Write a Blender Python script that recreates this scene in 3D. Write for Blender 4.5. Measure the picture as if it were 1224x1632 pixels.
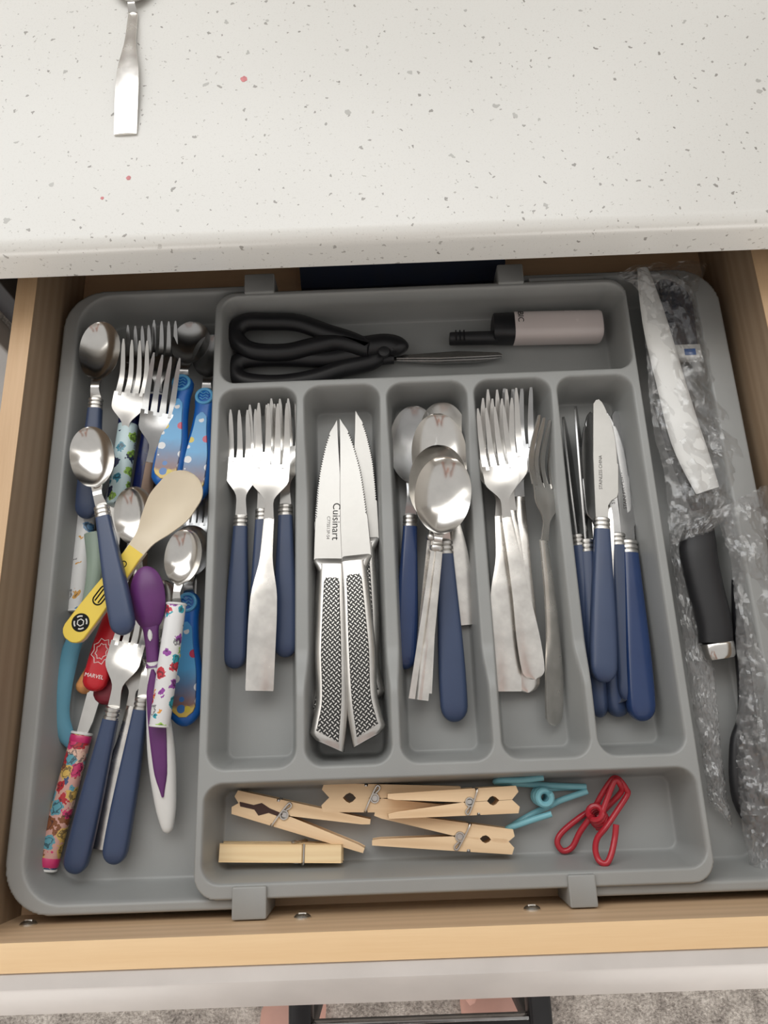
import bpy, math, random
import numpy as np
from mathutils import Vector, Matrix

for o in list(bpy.data.objects): bpy.data.objects.remove(o)
SC = bpy.context.scene
COL = SC.collection
PI = math.pi

# ------------------------------------------------------------------ camera
CAM_Z, FPX = 0.50, 1180.0
ROT = (Matrix.Rotation(math.radians(17.54), 3, 'X') @ Matrix.Rotation(math.radians(0.166), 3, 'Y')
       @ Matrix.Rotation(math.radians(-2.154), 3, 'Z'))
cam_d = bpy.data.cameras.new('camera'); cam = bpy.data.objects.new('camera', cam_d); COL.objects.link(cam)
cam.matrix_world = Matrix.Translation((0, 0, CAM_Z)) @ ROT.to_4x4()
cam_d.sensor_fit = 'VERTICAL'; cam_d.sensor_height = 36.0; cam_d.lens = 36.0 * FPX / 1632.0
cam_d.clip_start = 0.01; cam_d.clip_end = 50
SC.camera = cam

def P(x, y, z):
    """photograph pixel (1224x1632) + height -> point in the room"""
    d = ROT @ Vector((x - 612, 816 - y, -FPX))
    t = (z - CAM_Z) / d.z
    return Vector((d.x * t, d.y * t, z))

# ------------------------------------------------------------------ light
SC.view_settings.view_transform = 'Standard'; SC.view_settings.look = 'None'
SC.view_settings.gamma = 1.0; SC.view_settings.use_curve_mapping = False
SC.view_settings.exposure = 0.14
W = bpy.data.worlds.new('world'); SC.world = W; W.use_nodes = True
W.node_tree.nodes['Background'].inputs[0].default_value = (1.0, 0.975, 0.94, 1)
W.node_tree.nodes['Background'].inputs[1].default_value = 0.56
def area(name, loc, target, sx, sy, power, color):
    l = bpy.data.lights.new(name, 'AREA'); l.shape = 'RECTANGLE'; l.size = sx; l.size_y = sy
    l.energy = power; l.color = color
    o = bpy.data.objects.new(name, l); COL.objects.link(o); o.location = loc
    o.rotation_euler = (Vector(target) - Vector(loc)).to_track_quat('-Z', 'Y').to_euler()
    return o
area('window_light', (-.35, .96, .80), (-.25, -.4, .25), 1.7, 1.1, 16, (0.95, 0.98, 1.0))
area('ceiling_light', (-.10, .76, 1.58), (-.05, .45, 0), 3.4, .40, 8.6, (1.0, .96, .90))
area('front_fill_light', (0, -2.15, -.02), (0, 0, .05), 3.6, 1.0, 58, (1.0, .97, .93))  # added fill from the unseen front side, lifts the counter's front face
SC.cycles.use_denoising = True
SC.cycles.max_bounces = 10
SC.cycles.transparent_max_bounces = 16

# ------------------------------------------------------------------ materials
MATS = {}
def nodes_of(m):
    m.use_nodes = True
    nt = m.node_tree
    return nt, nt.nodes['Principled BSDF']
def mix(nt, fac, a, b):
    n = nt.nodes.new('ShaderNodeMix'); n.data_type = 'RGBA'
    for sock, v in ((n.inputs[0], fac), (n.inputs[6], a), (n.inputs[7], b)):
        if hasattr(v, 'node'): nt.links.new(v, sock)
        elif isinstance(v, (int, float)): sock.default_value = v
        else: sock.default_value = (*v, 1)
    return n.outputs[2]
def math_n(nt, op, a, b=None, c=None):
    n = nt.nodes.new('ShaderNodeMath'); n.operation = op
    for i, v in enumerate((a, b, c)):
        if v is None: continue
        if hasattr(v, 'node'): nt.links.new(v, n.inputs[i])
        else: n.inputs[i].default_value = v
    return n.outputs[0]
def coords(nt, scale=(1, 1, 1), rot=(0, 0, 0), kind='Object'):
    tc = nt.nodes.new('ShaderNodeTexCoord'); mp = nt.nodes.new('ShaderNodeMapping')
    mp.inputs['Scale'].default_value = scale; mp.inputs['Rotation'].default_value = rot
    nt.links.new(tc.outputs[kind], mp.inputs['Vector'])
    return mp.outputs[0]
def noise(nt, vec, scale, detail=4, rough=.5):
    n = nt.nodes.new('ShaderNodeTexNoise'); nt.links.new(vec, n.inputs['Vector'])
    n.inputs['Scale'].default_value = scale; n.inputs['Detail'].default_value = detail
    n.inputs['Roughness'].default_value = rough
    return n
def ramp(nt, fac, stops, interp='LINEAR'):
    n = nt.nodes.new('ShaderNodeValToRGB'); nt.links.new(fac, n.inputs[0])
    cr = n.color_ramp; cr.interpolation = interp
    while len(cr.elements) < len(stops): cr.elements.new(0.5)
    for e, (p, c) in zip(cr.elements, stops):
        e.position = p; e.color = (*c, 1) if len(c) == 3 else c
    return n.outputs[0]
def bump(nt, bs, h, strength, dist):
    b = nt.nodes.new('ShaderNodeBump'); b.inputs['Strength'].default_value = strength
    b.inputs['Distance'].default_value = dist
    nt.links.new(h, b.inputs['Height']); nt.links.new(b.outputs[0], bs.inputs['Normal'])
def pm(name, col, rough=.5, metal=0., var=0., vscale=60, bmp=0., bscale=400, coat=0., spec=.5):
    m = bpy.data.materials.new(name); nt, bs = nodes_of(m)
    bs.inputs['Base Color'].default_value = (*col, 1)
    bs.inputs['Roughness'].default_value = rough; bs.inputs['Metallic'].default_value = metal
    bs.inputs['Specular IOR Level'].default_value = spec
    if coat: bs.inputs['Coat Weight'].default_value = coat; bs.inputs['Coat Roughness'].default_value = .1
    v = coords(nt)
    n = noise(nt, v, vscale)
    if var:
        dark = tuple(c * (1 - var) for c in col); lite = tuple(min(1, c * (1 + var)) for c in col)
        nt.links.new(ramp(nt, n.outputs[0], [(.3, dark), (.7, lite)]), bs.inputs['Base Color'])
        r = math_n(nt, 'MULTIPLY_ADD', n.outputs[0], rough * .5, rough * .75)
        nt.links.new(r, bs.inputs['Roughness'])
    if bmp:
        nb = noise(nt, v, bscale, 3); bump(nt, bs, nb.outputs[0], bmp, .0004)
    MATS[name] = m
    return m

pm('steel', (.68, .665, .64), .17, 1, .05, 90, .06, 160)
pm('steel_satin', (.62, .605, .58), .30, 1, .10, 55, .08, 120)
pm('steel_worn', (.80, .775, .74), .26, 1, .16, 70, .10, 160)
pm('steel_blade', (.43, .42, .40), .40, 1, .10, 55, .06, 120)
pm('steel_shaded', (.40, .40, .40), .25, 1, .10, 70)  # darker copy of the steel, shade and dark reflections put into the colour
pm('blue_handle', (.040, .062, .128), .38, 0, .08, 30, .05, 900, coat=.10)
pm('blue_shiny', (.018, .042, .130), .24, 0, .08, 30, coat=.3)
pm('tray_grey', (.300, .306, .300), .42, 0, .04, 25, .10, 1500)
pm('black_plastic', (.012, .012, .014), .42, 0, .1, 80)
pm('black_soft', (.018, .018, .020), .5, 0, .1, 80)
pm('grey_laminate', (.64, .60, .57), .42, 0, .05, 30)
pm('cabinet_grey', (.42, .42, .42), .5, 0, .05, 12)
pm('shaded_inside', (.05, .05, .055), .7, 0, .1, 12)  # cabinet parts under the counter, their shade put into the colour
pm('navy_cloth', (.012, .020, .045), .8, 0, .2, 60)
pm('white_plastic', (.74, .74, .72), .35, 0, .04, 40)
pm('cream_plastic', (.66, .57, .43), .42, 0, .04, 30)
pm('yellow_plastic', (.80, .59, .08), .42, 0, .05, 30)
pm('burnt', (.05, .02, .015), .7)
pm('pink_band', (.55, .03, .14), .3)
pm('ink', (.02, .02, .02), .9, spec=.0)
pm('ink_grey', (.10, .095, .09), .9, spec=.0)
pm('white_print', (.80, .79, .76), .45)
pm('purple_plastic', (.125, .030, .150), .40, 0, .12, 50)
pm('red_plastic', (.52, .012, .022), .28, 0, .08, 30)
pm('dark_red_plastic', (.20, .012, .025), .35, 0, .1, 30)
pm('orange_print', (.62, .28, .10), .5, 0, .4, 150)
pm('toy_blue', (.010, .115, .42), .25, 0, .08, 40)
pm('toy_light_blue', (.10, .36, .62), .3)
pm('teal_clip', (.20, .47, .54), .33, 0, .05, 60)
pm('red_clip', (.42, .022, .035), .26, 0, .06, 60)
pm('pink_body', (.68, .60, .58), .25, 0, .02, 40)
pm('skin', (.72, .42, .35), .5, 0, .08, 25)
pm('shirt_cloth', (.62, .60, .58), .9, 0, .1, 40); pm('shorts_cloth', (.05, .06, .09), .9, 0, .1, 40); pm('hair_brown', (.05, .03, .02), .6, 0, .2, 200)
pm('wall_tile', (.36, .34, .32), .8, 0, .03, 3)
pm('wall_paint', (.62, .60, .57), .8, 0, .03, 3)
pm('pink_speck', (.56, .20, .21), .5, 0, .15, 400)
pm('brown_handle', (.16, .105, .075), .35, .4, .12, 60)
pm('screw_metal', (.7, .69, .66), .28, 1, .05, 100)

def wood(name, c0, c1, axis, rough=.5, ring=55, fine=1.0):
    m = bpy.data.materials.new(name); nt, bs = nodes_of(m)
    sc = [ring, ring, ring]; sc[axis] = ring * .06
    v = coords(nt, tuple(sc))
    n1 = noise(nt, v, 1.1, 5, .6)
    w = nt.nodes.new('ShaderNodeTexWave'); w.wave_type = 'BANDS'; w.bands_direction = 'Z' if axis != 2 else 'X'
    nt.links.new(v, w.inputs['Vector']); w.inputs['Scale'].default_value = .55
    w.inputs['Distortion'].default_value = 7; w.inputs['Detail'].default_value = 3
    sc2 = [900, 900, 900]; sc2[axis] = 35
    n2 = noise(nt, coords(nt, tuple(sc2)), 1.0, 2)
    f = math_n(nt, 'MULTIPLY_ADD', n1.outputs[0], .55, math_n(nt, 'MULTIPLY', w.outputs['Fac'], .30))
    f = math_n(nt, 'ADD', f, math_n(nt, 'MULTIPLY', n2.outputs[0], .22 * fine))
    nt.links.new(ramp(nt, f, [(.25, c1), (.75, c0)]), bs.inputs['Base Color'])
    bs.inputs['Roughness'].default_value = rough
    bump(nt, bs, f, .12, .0004)
    MATS[name] = m
wood('maple_lit_x', (.92, .68, .41), (.80, .54, .29), 0)  # board top edges, paler than the faces: light put into the colour
wood('maple_lit_y', (.66, .46, .28), (.52, .34, .19), 1)
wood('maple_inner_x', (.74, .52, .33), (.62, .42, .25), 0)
wood('maple_inner_y', (.36, .262, .175), (.28, .195, .125), 1)  # inner side faces, darker partly because shade is put into the colour
wood('peg_wood', (.84, .62, .39), (.70, .48, .28), 1, .6, 160)
wood('peg_wood_light', (.90, .70, .42), (.80, .57, .31), 1, .55, 160)

def quartz():
    m = bpy.data.materials.new('quartz'); nt, bs = nodes_of(m)
    v = coords(nt)
    base = ramp(nt, noise(nt, v, 5, 2).outputs[0], [(.3, (.625, .615, .585)), (.7, (.665, .655, .625))])
    fine = noise(nt, v, 900, 2)
    base = mix(nt, math_n(nt, 'MULTIPLY', ramp(nt, fine.outputs[0], [(.55, (0, 0, 0)), (.72, (1, 1, 1))]), .35), base, (.55, .53, .50))
    warp = noise(nt, v, 260, 2)
    wm = nt.nodes.new('ShaderNodeVectorMath'); wm.operation = 'MULTIPLY_ADD'
    nt.links.new(warp.outputs['Color'], wm.inputs[0]); wm.inputs[1].default_value = (.006, .006, .006); nt.links.new(v, wm.inputs[2])
    def flakes(scale, thr, present, col, base):
        vo = nt.nodes.new('ShaderNodeTexVoronoi'); vo.inputs['Scale'].default_value = scale
        nt.links.new(wm.outputs[0], vo.inputs['Vector'])
        sep = nt.nodes.new('ShaderNodeSeparateColor'); nt.links.new(vo.outputs['Color'], sep.inputs[0])
        r = math_n(nt, 'MULTIPLY', math_n(nt, 'MULTIPLY_ADD', sep.outputs[1], .8, .35), thr)
        inside = math_n(nt, 'LESS_THAN', vo.outputs['Distance'], r)
        on = math_n(nt, 'LESS_THAN', sep.outputs[0], present)
        tone = math_n(nt, 'MULTIPLY_ADD', sep.outputs[2], .6, .35)
        return mix(nt, math_n(nt, 'MULTIPLY', math_n(nt, 'MULTIPLY', inside, on), tone), base, col)
    base = flakes(150, .16, .66, (.22, .205, .185), base)
    base = flakes(320, .19, .50, (.40, .38, .35), base)
    base = flakes(75, .15, .28, (.26, .25, .23), base)
    nt.links.new(base, bs.inputs['Base Color'])
    bs.inputs['Roughness'].default_value = .30
    MATS['quartz'] = m
quartz()

def weave():
    m = bpy.data.materials.new('woven_grip'); nt, bs = nodes_of(m)
    v = coords(nt, (455, 455, 455), (0, 0, PI / 4))
    s = nt.nodes.new('ShaderNodeSeparateXYZ'); nt.links.new(v, s.inputs[0])
    fx, fy = (math_n(nt, 'ABSOLUTE', math_n(nt, 'SUBTRACT', math_n(nt, 'FRACT', s.outputs[i]), .5)) for i in (0, 1))
    par = math_n(nt, 'FLOORED_MODULO', math_n(nt, 'ADD', math_n(nt, 'FLOOR', s.outputs[0]), math_n(nt, 'FLOOR', s.outputs[1])), 2)
    def dash(a, b): return math_n(nt, 'MULTIPLY', math_n(nt, 'LESS_THAN', a, .42), math_n(nt, 'LESS_THAN', b, .17))
    d = math_n(nt, 'ADD', math_n(nt, 'MULTIPLY', par, dash(fx, fy)), math_n(nt, 'MULTIPLY', math_n(nt, 'SUBTRACT', 1., par), dash(fy, fx)))
    nt.links.new(mix(nt, d, (.008, .008, .008), (.70, .68, .65)), bs.inputs['Base Color'])
    nt.links.new(d, bs.inputs['Metallic']); bs.inputs['Roughness'].default_value = .3
    bump(nt, bs, d, .5, .0004)
    MATS['woven_grip'] = m
weave()

def print_mat(name, base, palette, scale=90, cover=.55, stretch=1.):
    """printed sleeve: flat colour blobs scattered over a base colour"""
    m = bpy.data.materials.new(name); nt, bs = nodes_of(m)
    v = coords(nt, (1, stretch, 1))
    warp = noise(nt, v, scale * 2.2, 2)
    wm = nt.nodes.new('ShaderNodeVectorMath'); wm.operation = 'MULTIPLY_ADD'
    nt.links.new(warp.outputs['Color'], wm.inputs[0]); wm.inputs[1].default_value = (.008, .008, .008); nt.links.new(v, wm.inputs[2])
    vo = nt.nodes.new('ShaderNodeTexVoronoi'); vo.inputs['Scale'].default_value = scale
    nt.links.new(wm.outputs[0], vo.inputs['Vector'])
    sep = nt.nodes.new('ShaderNodeSeparateColor'); nt.links.new(vo.outputs['Color'], sep.inputs[0])
    n = len(palette)
    pc = ramp(nt, sep.outputs[0], [(i / n, c) for i, c in enumerate(palette)], 'CONSTANT')
    ring = math_n(nt, 'LESS_THAN', math_n(nt, 'ABSOLUTE', math_n(nt, 'SUBTRACT', vo.outputs['Distance'], cover * .62)), .05)
    pc = mix(nt, math_n(nt, 'MULTIPLY', ring, .7), pc, (.03, .03, .04))
    ins = math_n(nt, 'LESS_THAN', vo.outputs['Distance'], cover)
    nt.links.new(mix(nt, ins, base, pc), bs.inputs['Base Color'])
    bs.inputs['Roughness'].default_value = .25
    MATS[name] = m
print_mat('print_white', (.74, .74, .74), [(.03, .34, .42), (.30, .07, .35), (.75, .32, .06), (.35, .60, .10), (.74, .74, .74), (.55, .04, .06)], 95, .45)
print_mat('print_mint', (.52, .66, .68), [(.28, .48, .08), (.06, .26, .36), (.52, .66, .68), (.02, .03, .08)], 110, .45)
print_mat('print_navy', (.010, .016, .085), [(.010, .016, .085), (.02, .04, .14), (.010, .016, .085)], 160, .3)
print_mat('print_lines', (.70, .70, .69), [(.70, .70, .69), (.62, .33, .08), (.70, .70, .69), (.10, .24, .42), (.70, .70, .69)], 85, .42)
print_mat('print_pink', (.62, .35, .30), [(.62, .05, .16), (.66, .44, .12), (.12, .34, .42), (.72, .48, .38), (.06, .10, .20), (.45, .03, .04), (.25, .09, .04)], 120, .62)

def sea_panel():
    m = bpy.data.materials.new('sea_panel'); nt, bs = nodes_of(m)
    v = coords(nt); s = nt.nodes.new('ShaderNodeSeparateXYZ'); nt.links.new(v, s.inputs[0])
    wob = noise(nt, v, 170, 3)
    y = math_n(nt, 'MULTIPLY_ADD', wob.outputs[0], .006, s.outputs[1])
    t = math_n(nt, 'MULTIPLY', y, 1 / .085)
    c = ramp(nt, t, [(0, (.62, .44, .10)), (.17, (.62, .44, .10)), (.20, (.22, .12, .10)), (.36, (.12, .20, .34)), (.48, (.10, .34, .60)), (1, (.09, .30, .58))])
    vo = nt.nodes.new('ShaderNodeTexVoronoi'); vo.inputs['Scale'].default_value = 130; nt.links.new(v, vo.inputs['Vector'])
    sp = nt.nodes.new('ShaderNodeSeparateColor'); nt.links.new(vo.outputs['Color'], sp.inputs[0])
    ins = math_n(nt, 'MULTIPLY', math_n(nt, 'LESS_THAN', vo.outputs['Distance'], .38), math_n(nt, 'LESS_THAN', sp.outputs[1], .5))
    pc = ramp(nt, sp.outputs[0], [(0, (.66, .66, .66)), (.3, (.60, .46, .05)), (.6, (.50, .05, .10)), (.8, (.05, .16, .42))], 'CONSTANT')
    nt.links.new(mix(nt, ins, c, pc), bs.inputs['Base Color']); bs.inputs['Roughness'].default_value = .18
    MATS['sea_panel'] = m
sea_panel()

def rug_mat():
    m = bpy.data.materials.new('rug_pile'); nt, bs = nodes_of(m)
    v = coords(nt)
    n = noise(nt, v, 28, 6, .7); n2 = noise(nt, v, 220, 4, .7)
    f = math_n(nt, 'MULTIPLY_ADD', n2.outputs[0], .5, math_n(nt, 'MULTIPLY', n.outputs[0], .5))
    nt.links.new(ramp(nt, f, [(.36, (.12, .105, .095)), (.50, (.42, .38, .345)), (.62, (.72, .67, .62))]), bs.inputs['Base Color'])
    bs.inputs['Roughness'].default_value = .95; bump(nt, bs, n2.outputs[0], .8, .004)
    MATS['rug_pile'] = m
rug_mat()

def film(name, alpha, tint, rough=.12, milky=0.0):
    """thin clear plastic film: mostly see-through with glossy creases"""
    m = bpy.data.materials.new(name); m.use_nodes = True; nt = m.node_tree
    for n in list(nt.nodes): nt.nodes.remove(n)
    out = nt.nodes.new('ShaderNodeOutputMaterial')
    tr = nt.nodes.new('ShaderNodeBsdfTransparent'); tr.inputs[0].default_value = (*tint, 1)
    gl = nt.nodes.new('ShaderNodeBsdfGlossy'); gl.inputs['Roughness'].default_value = rough
    gl.inputs[0].default_value = (.95, .95, .95, 1)
    df = nt.nodes.new('ShaderNodeBsdfDiffuse'); df.inputs[0].default_value = (.7, .7, .7, 1)
    v = coords(nt); n1 = noise(nt, v, 160, 5, .65)
    b = nt.nodes.new('ShaderNodeBump'); b.inputs['Strength'].default_value = .35; b.inputs['Distance'].default_value = .0012
    nt.links.new(n1.outputs[0], b.inputs['Height'])
    nt.links.new(b.outputs[0], gl.inputs['Normal'])
    fr = nt.nodes.new('ShaderNodeLayerWeight'); fr.inputs[0].default_value = .35; nt.links.new(b.outputs[0], fr.inputs['Normal'])
    m1 = nt.nodes.new('ShaderNodeMixShader'); m2 = nt.nodes.new('ShaderNodeMixShader')
    fac = math_n(nt, 'MULTIPLY_ADD', math_n(nt, 'POWER', fr.outputs[1], 2.0), .55, alpha)
    nt.links.new(fac, m1.inputs[0]); nt.links.new(tr.outputs[0], m1.inputs[1]); nt.links.new(gl.outputs[0], m1.inputs[2])
    m2.inputs[0].default_value = milky
    nt.links.new(m1.outputs[0], m2.inputs[1]); nt.links.new(df.outputs[0], m2.inputs[2])
    nt.links.new(m2.outputs[0], out.inputs[0])
    MATS[name] = m
film('clear_film', .07, (.95, .95, .95), .10, .03)
film('grey_film', .08, (.90, .90, .90), .13, .07)
def translucent(name, col):
    m = bpy.data.materials.new(name); nt, bs = nodes_of(m)
    v = coords(nt); s = nt.nodes.new('ShaderNodeSeparateXYZ'); nt.links.new(v, s.inputs[0])
    bs.inputs['Roughness'].default_value = .25; bs.inputs['Transmission Weight'].default_value = .45
    bs.inputs['Base Color'].default_value = (*col, 1); bs.inputs['IOR'].default_value = 1.3
    MATS[name] = m
translucent('aqua_rubber', (.20, .50, .66)); translucent('pale_green_rubber', (.50, .62, .52))

# ------------------------------------------------------------------ mesh tools
class MB:
    def __init__(s): s.v = []; s.f = []
    def rings(s, rings, caps=True, loop=False):
        n = len(rings[0]); b = len(s.v)
        for r in rings: s.v += [tuple(p) for p in r]
        m = len(rings)
        for i in range(m if loop else m - 1):
            a, c = b + i * n, b + ((i + 1) % m) * n
            for j in range(n):
                k = (j + 1) % n
                s.f.append((a + j, a + k, c + k, c + j))
        if caps and not loop:
            s.f.append(tuple(b + j for j in reversed(range(n))))
            s.f.append(tuple(b + (m - 1) * n + j for j in range(n)))
        return s
    def box(s, x0, x1, y0, y1, z0, z1, bev=0.):
        if bev <= 0:
            r = lambda z: [(x0, y0, z), (x1, y0, z), (x1, y1, z), (x0, y1, z)]
            return s.rings([r(z0), r(z1)])
        def r(z, i): return rrect(x0 + i, x1 - i, y0 + i, y1 - i, max(bev * 1.2 - i, 1e-4), z, 3)
        return s.rings([r(z0, bev), r(z0 + bev * .3, bev * .3), r(z0 + bev, 0), r(z1 - bev, 0), r(z1 - bev * .3, bev * .3), r(z1, bev)])
    def prism(s, pts, z0, z1, bev=0.):
        """outline (x,y) extruded in z; bev shrinks the top and bottom outline"""
        c = np.mean(np.array(pts), axis=0)
        def sh(k):
            if k == 0: return pts
            q = []
            n = len(pts)
            for i in range(n):
                p0, p, p1 = (np.array(pts[(i + d) % n]) for d in (-1, 0, 1))
                t = p1 - p0; t = t / (np.linalg.norm(t) + 1e-12)
                q.append(tuple(p + np.array((-t[1], t[0])) * k))
            return q
        if bev: rr = [(z0, bev), (z0 + bev, 0), (z1 - bev, 0), (z1, bev)]
        else: rr = [(z0, 0), (z1, 0)]
        return s.rings([[(x, y, z) for x, y in sh(k)] for z, k in rr])
    def tube(s, pts, r, n=8, loop=False, flat=1., up=None):
        pts = [Vector(p) for p in pts]; m = len(pts); rings = []
        prev = None
        for i, p in enumerate(pts):
            if loop: t = pts[(i + 1) % m] - pts[i - 1]
            else: t = pts[min(i + 1, m - 1)] - pts[max(i - 1, 0)]
            t.normalize()
            if prev is None:
                a = Vector((0, 0, 1)) if abs(t.z) < .9 else Vector((1, 0, 0))
                if up: a = Vector(up)
            else: a = prev
            a = (a - t * a.dot(t)).normalized(); prev = a if up is None else Vector(up)
            b = t.cross(a)
            rr = r[i] if hasattr(r, '__len__') else r
            rings.append([p + b * (math.cos(2 * PI * k / n) * rr) + a * (math.sin(2 * PI * k / n) * rr * flat) for k in range(n)])
        return s.rings(rings, True, loop)
    def mesh(s, name, sharp=40):
        me = bpy.data.meshes.new(name); me.from_pydata(s.v, [], s.f)
        me.polygons.foreach_set('use_smooth', [True] * len(me.polygons))
        me.update()
        import bmesh
        bm = bmesh.new(); bm.from_mesh(me); bmesh.ops.recalc_face_normals(bm, faces=bm.faces); bm.to_mesh(me); bm.free()
        me.set_sharp_from_angle(angle=math.radians(sharp))
        return me

def rrect(x0, x1, y0, y1, r, z, n=5):
    out = []
    for cx, cy, a in ((x1 - r, y1 - r, 0), (x0 + r, y1 - r, 90), (x0 + r, y0 + r, 180), (x1 - r, y0 + r, 270)):
        for i in range(n + 1):
            t = math.radians(a + 90 * i / n); out.append((cx + r * math.cos(t), cy + r * math.sin(t), z))
    return out
def ell(y, w, h, zc=0., n=20, p=2.4, cx=0.):
    out = []
    for k in range(n):
        a = 2 * PI * k / n; c, s = math.cos(a), math.sin(a)
        out.append((cx + math.copysign(abs(c) ** (2 / p), c) * w, y, zc + math.copysign(abs(s) ** (2 / p), s) * h))
    return out
NU = 8
def rib(y, w, z, t, dish=0., cx=0., edge=.4, tilt=0.):
    top, bot = [], []
    for i in range(NU + 1):
        u = -1 + 2 * i / NU
        zz = z + dish * u * u + tilt * u
        top.append((cx + u * w, y, zz)); bot.append((cx + u * w, y, zz - t * (edge + (1 - edge) * math.sqrt(max(0, 1 - u * u)))))
    return top + bot[::-1]
def interp(tab, y):
    """smooth monotone curve through the table (cubic Hermite)"""
    n = len(tab)
    if y <= tab[0][0]: return tab[0][1]
    if y >= tab[-1][0]: return tab[-1][1]
    sl = [(tab[i + 1][1] - tab[i][1]) / (tab[i + 1][0] - tab[i][0]) for i in range(n - 1)]
    def tan(i):
        if i == 0: return sl[0]
        if i == n - 1: return sl[-1]
        a, b = sl[i - 1], sl[i]
        return 0. if a * b <= 0 else 2 * a * b / (a + b)
    for i in range(n - 1):
        a, va = tab[i]; b, vb = tab[i + 1]
        if y <= b:
            h = b - a; t = (y - a) / h
            return (va * (2 * t ** 3 - 3 * t * t + 1) + h * tan(i) * (t ** 3 - 2 * t * t + t)
                    + vb * (3 * t * t - 2 * t ** 3) + h * tan(i + 1) * (t ** 3 - t * t))
def lin(a, b, n): return [a + (b - a) * i / (n - 1) for i in range(n)]
def smooth_path(pts, n=6, loop=False):
    pts = [Vector(p) for p in pts]; out = []; m = len(pts)
    for i in range(m if loop else m - 1):
        g = lambda k: pts[k % m] if loop else pts[min(max(k, 0), m - 1)]
        p0, p1, p2, p3 = g(i - 1), g(i), g(i + 1), g(i + 2)
        for j in range(n):
            t = j / n
            out.append(.5 * ((2 * p1) + (p2 - p0) * t + (2 * p0 - 5 * p1 + 4 * p2 - p3) * t * t + (3 * p1 - p0 - 3 * p2 + p3) * t ** 3))
    if not loop: out.append(pts[-1])
    return out

# ------------------------------------------------------------------ objects
def tag(o, label=None, cat=None, group=None, kind=None):
    if label: o['label'] = label
    if cat: o['category'] = cat
    if group: o['group'] = group
    if kind: o['kind'] = kind
    return o
def put(name, me, mat, parent=None):
    o = bpy.data.objects.new(name, me); COL.objects.link(o)
    if not me.materials: me.materials.append(MATS[mat])
    if parent is not None: o.parent = parent
    return o
def obj(name, mb, mat, parent=None, sharp=40): return put(name, mb.mesh(name, sharp), mat, parent)
def empty(name, loc=(0, 0, 0)):
    o = bpy.data.objects.new(name, None); COL.objects.link(o); o.location = loc; o.empty_display_size = .01
    return o
def text_mesh(body, size, mat):
    cu = bpy.data.curves.new('lettering', 'FONT'); cu.body = body; cu.size = size; cu.align_x = 'CENTER'; cu.align_y = 'CENTER'; cu.extrude = .00003
    t = bpy.data.objects.new('lettering', cu); COL.objects.link(t)
    dg = bpy.context.evaluated_depsgraph_get(); me = bpy.data.meshes.new_from_object(t.evaluated_get(dg))
    bpy.data.objects.remove(t); me.materials.clear(); me.materials.append(MATS[mat])
    return me

# ================================================================== structure
rug_z = -.80
def struct(name, mb, mat, label=None):
    o = obj(name, mb, mat); tag(o, label, None, None, 'structure'); return o
struct('floor', MB().box(-2.2, 2.4, -2.2, 1.0, rug_z - .05, rug_z), 'rug_pile', 'mottled grey and beige carpet below the drawer')
struct('wall_back', MB().box(-2.2, 2.4, .98, 1.05, rug_z, 1.6), 'wall_tile')
struct('wall_front', MB().box(-2.2, 2.4, -2.25, -2.2, rug_z, 1.6), 'wall_paint')
struct('wall_left', MB().box(-2.25, -2.2, -2.2, 1.05, rug_z, 1.6), 'wall_paint')
struct('wall_right', MB().box(2.4, 2.45, -2.2, 1.05, rug_z, 1.6), 'wall_paint')

def frame(name, x0, x1, z0, z1, y, t=.05, d=.04):
    e = empty(name, ((x0 + x1) / 2, y, z0)); tag(e, None, None, None, 'structure'); l = e.location
    for n_, a in (('frame_bar', (x0 - t, x1 + t, z0 - t, z0)), ('frame_bar', (x0 - t, x1 + t, z1, z1 + t)), ('frame_bar', (x0 - t, x0, z0, z1)), ('frame_bar', (x1, x1 + t, z0, z1))):
        obj(n_, MB().box(a[0] - l.x, a[1] - l.x, -d / 2, d / 2, a[2] - l.z, a[3] - l.z, .003), 'white_plastic', e)
frame('window_1', -1.2, .5, .25, 1.35, .96)
frame('fill_light_frame', -1.8, 1.8, -.52, .48, -2.17)  # frame added around the unseen front fill light

CT_B, CT_T, CT_Y = .090, .122, .2955
ct = MB()
prof = [(CT_Y + .006, CT_B), (CT_Y, CT_B + .004), (CT_Y, CT_T - .009)] + [(CT_Y + .009 - .009 * math.cos(a), CT_T - .009 + .009 * math.sin(a)) for a in lin(.2, PI / 2, 6)] + [(.97, CT_T), (.97, CT_B)]
ct.rings([[(x, y, z) for y, z in prof] for x in (-1.5, 1.6)])
counter = obj('countertop', ct, 'quartz', None, 30)
tag(counter, 'white speckled quartz countertop above the open drawer', 'countertop')
random.seed(3)
for px, py, r in ((389, 126, .0024), (205, 284, .0016), (163, 316, .0011)):
    c = P(px, py, CT_T)
    mb = MB(); pts = [(c.x + r * math.cos(a) * random.uniform(.75, 1.1), c.y + r * math.sin(a) * random.uniform(.8, 1.15)) for a in lin(0, 2 * PI * 11 / 12, 12)]
    mb.prism(pts, CT_T - .0004, CT_T + .00018); obj('stain', mb, 'pink_speck', counter)

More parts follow.
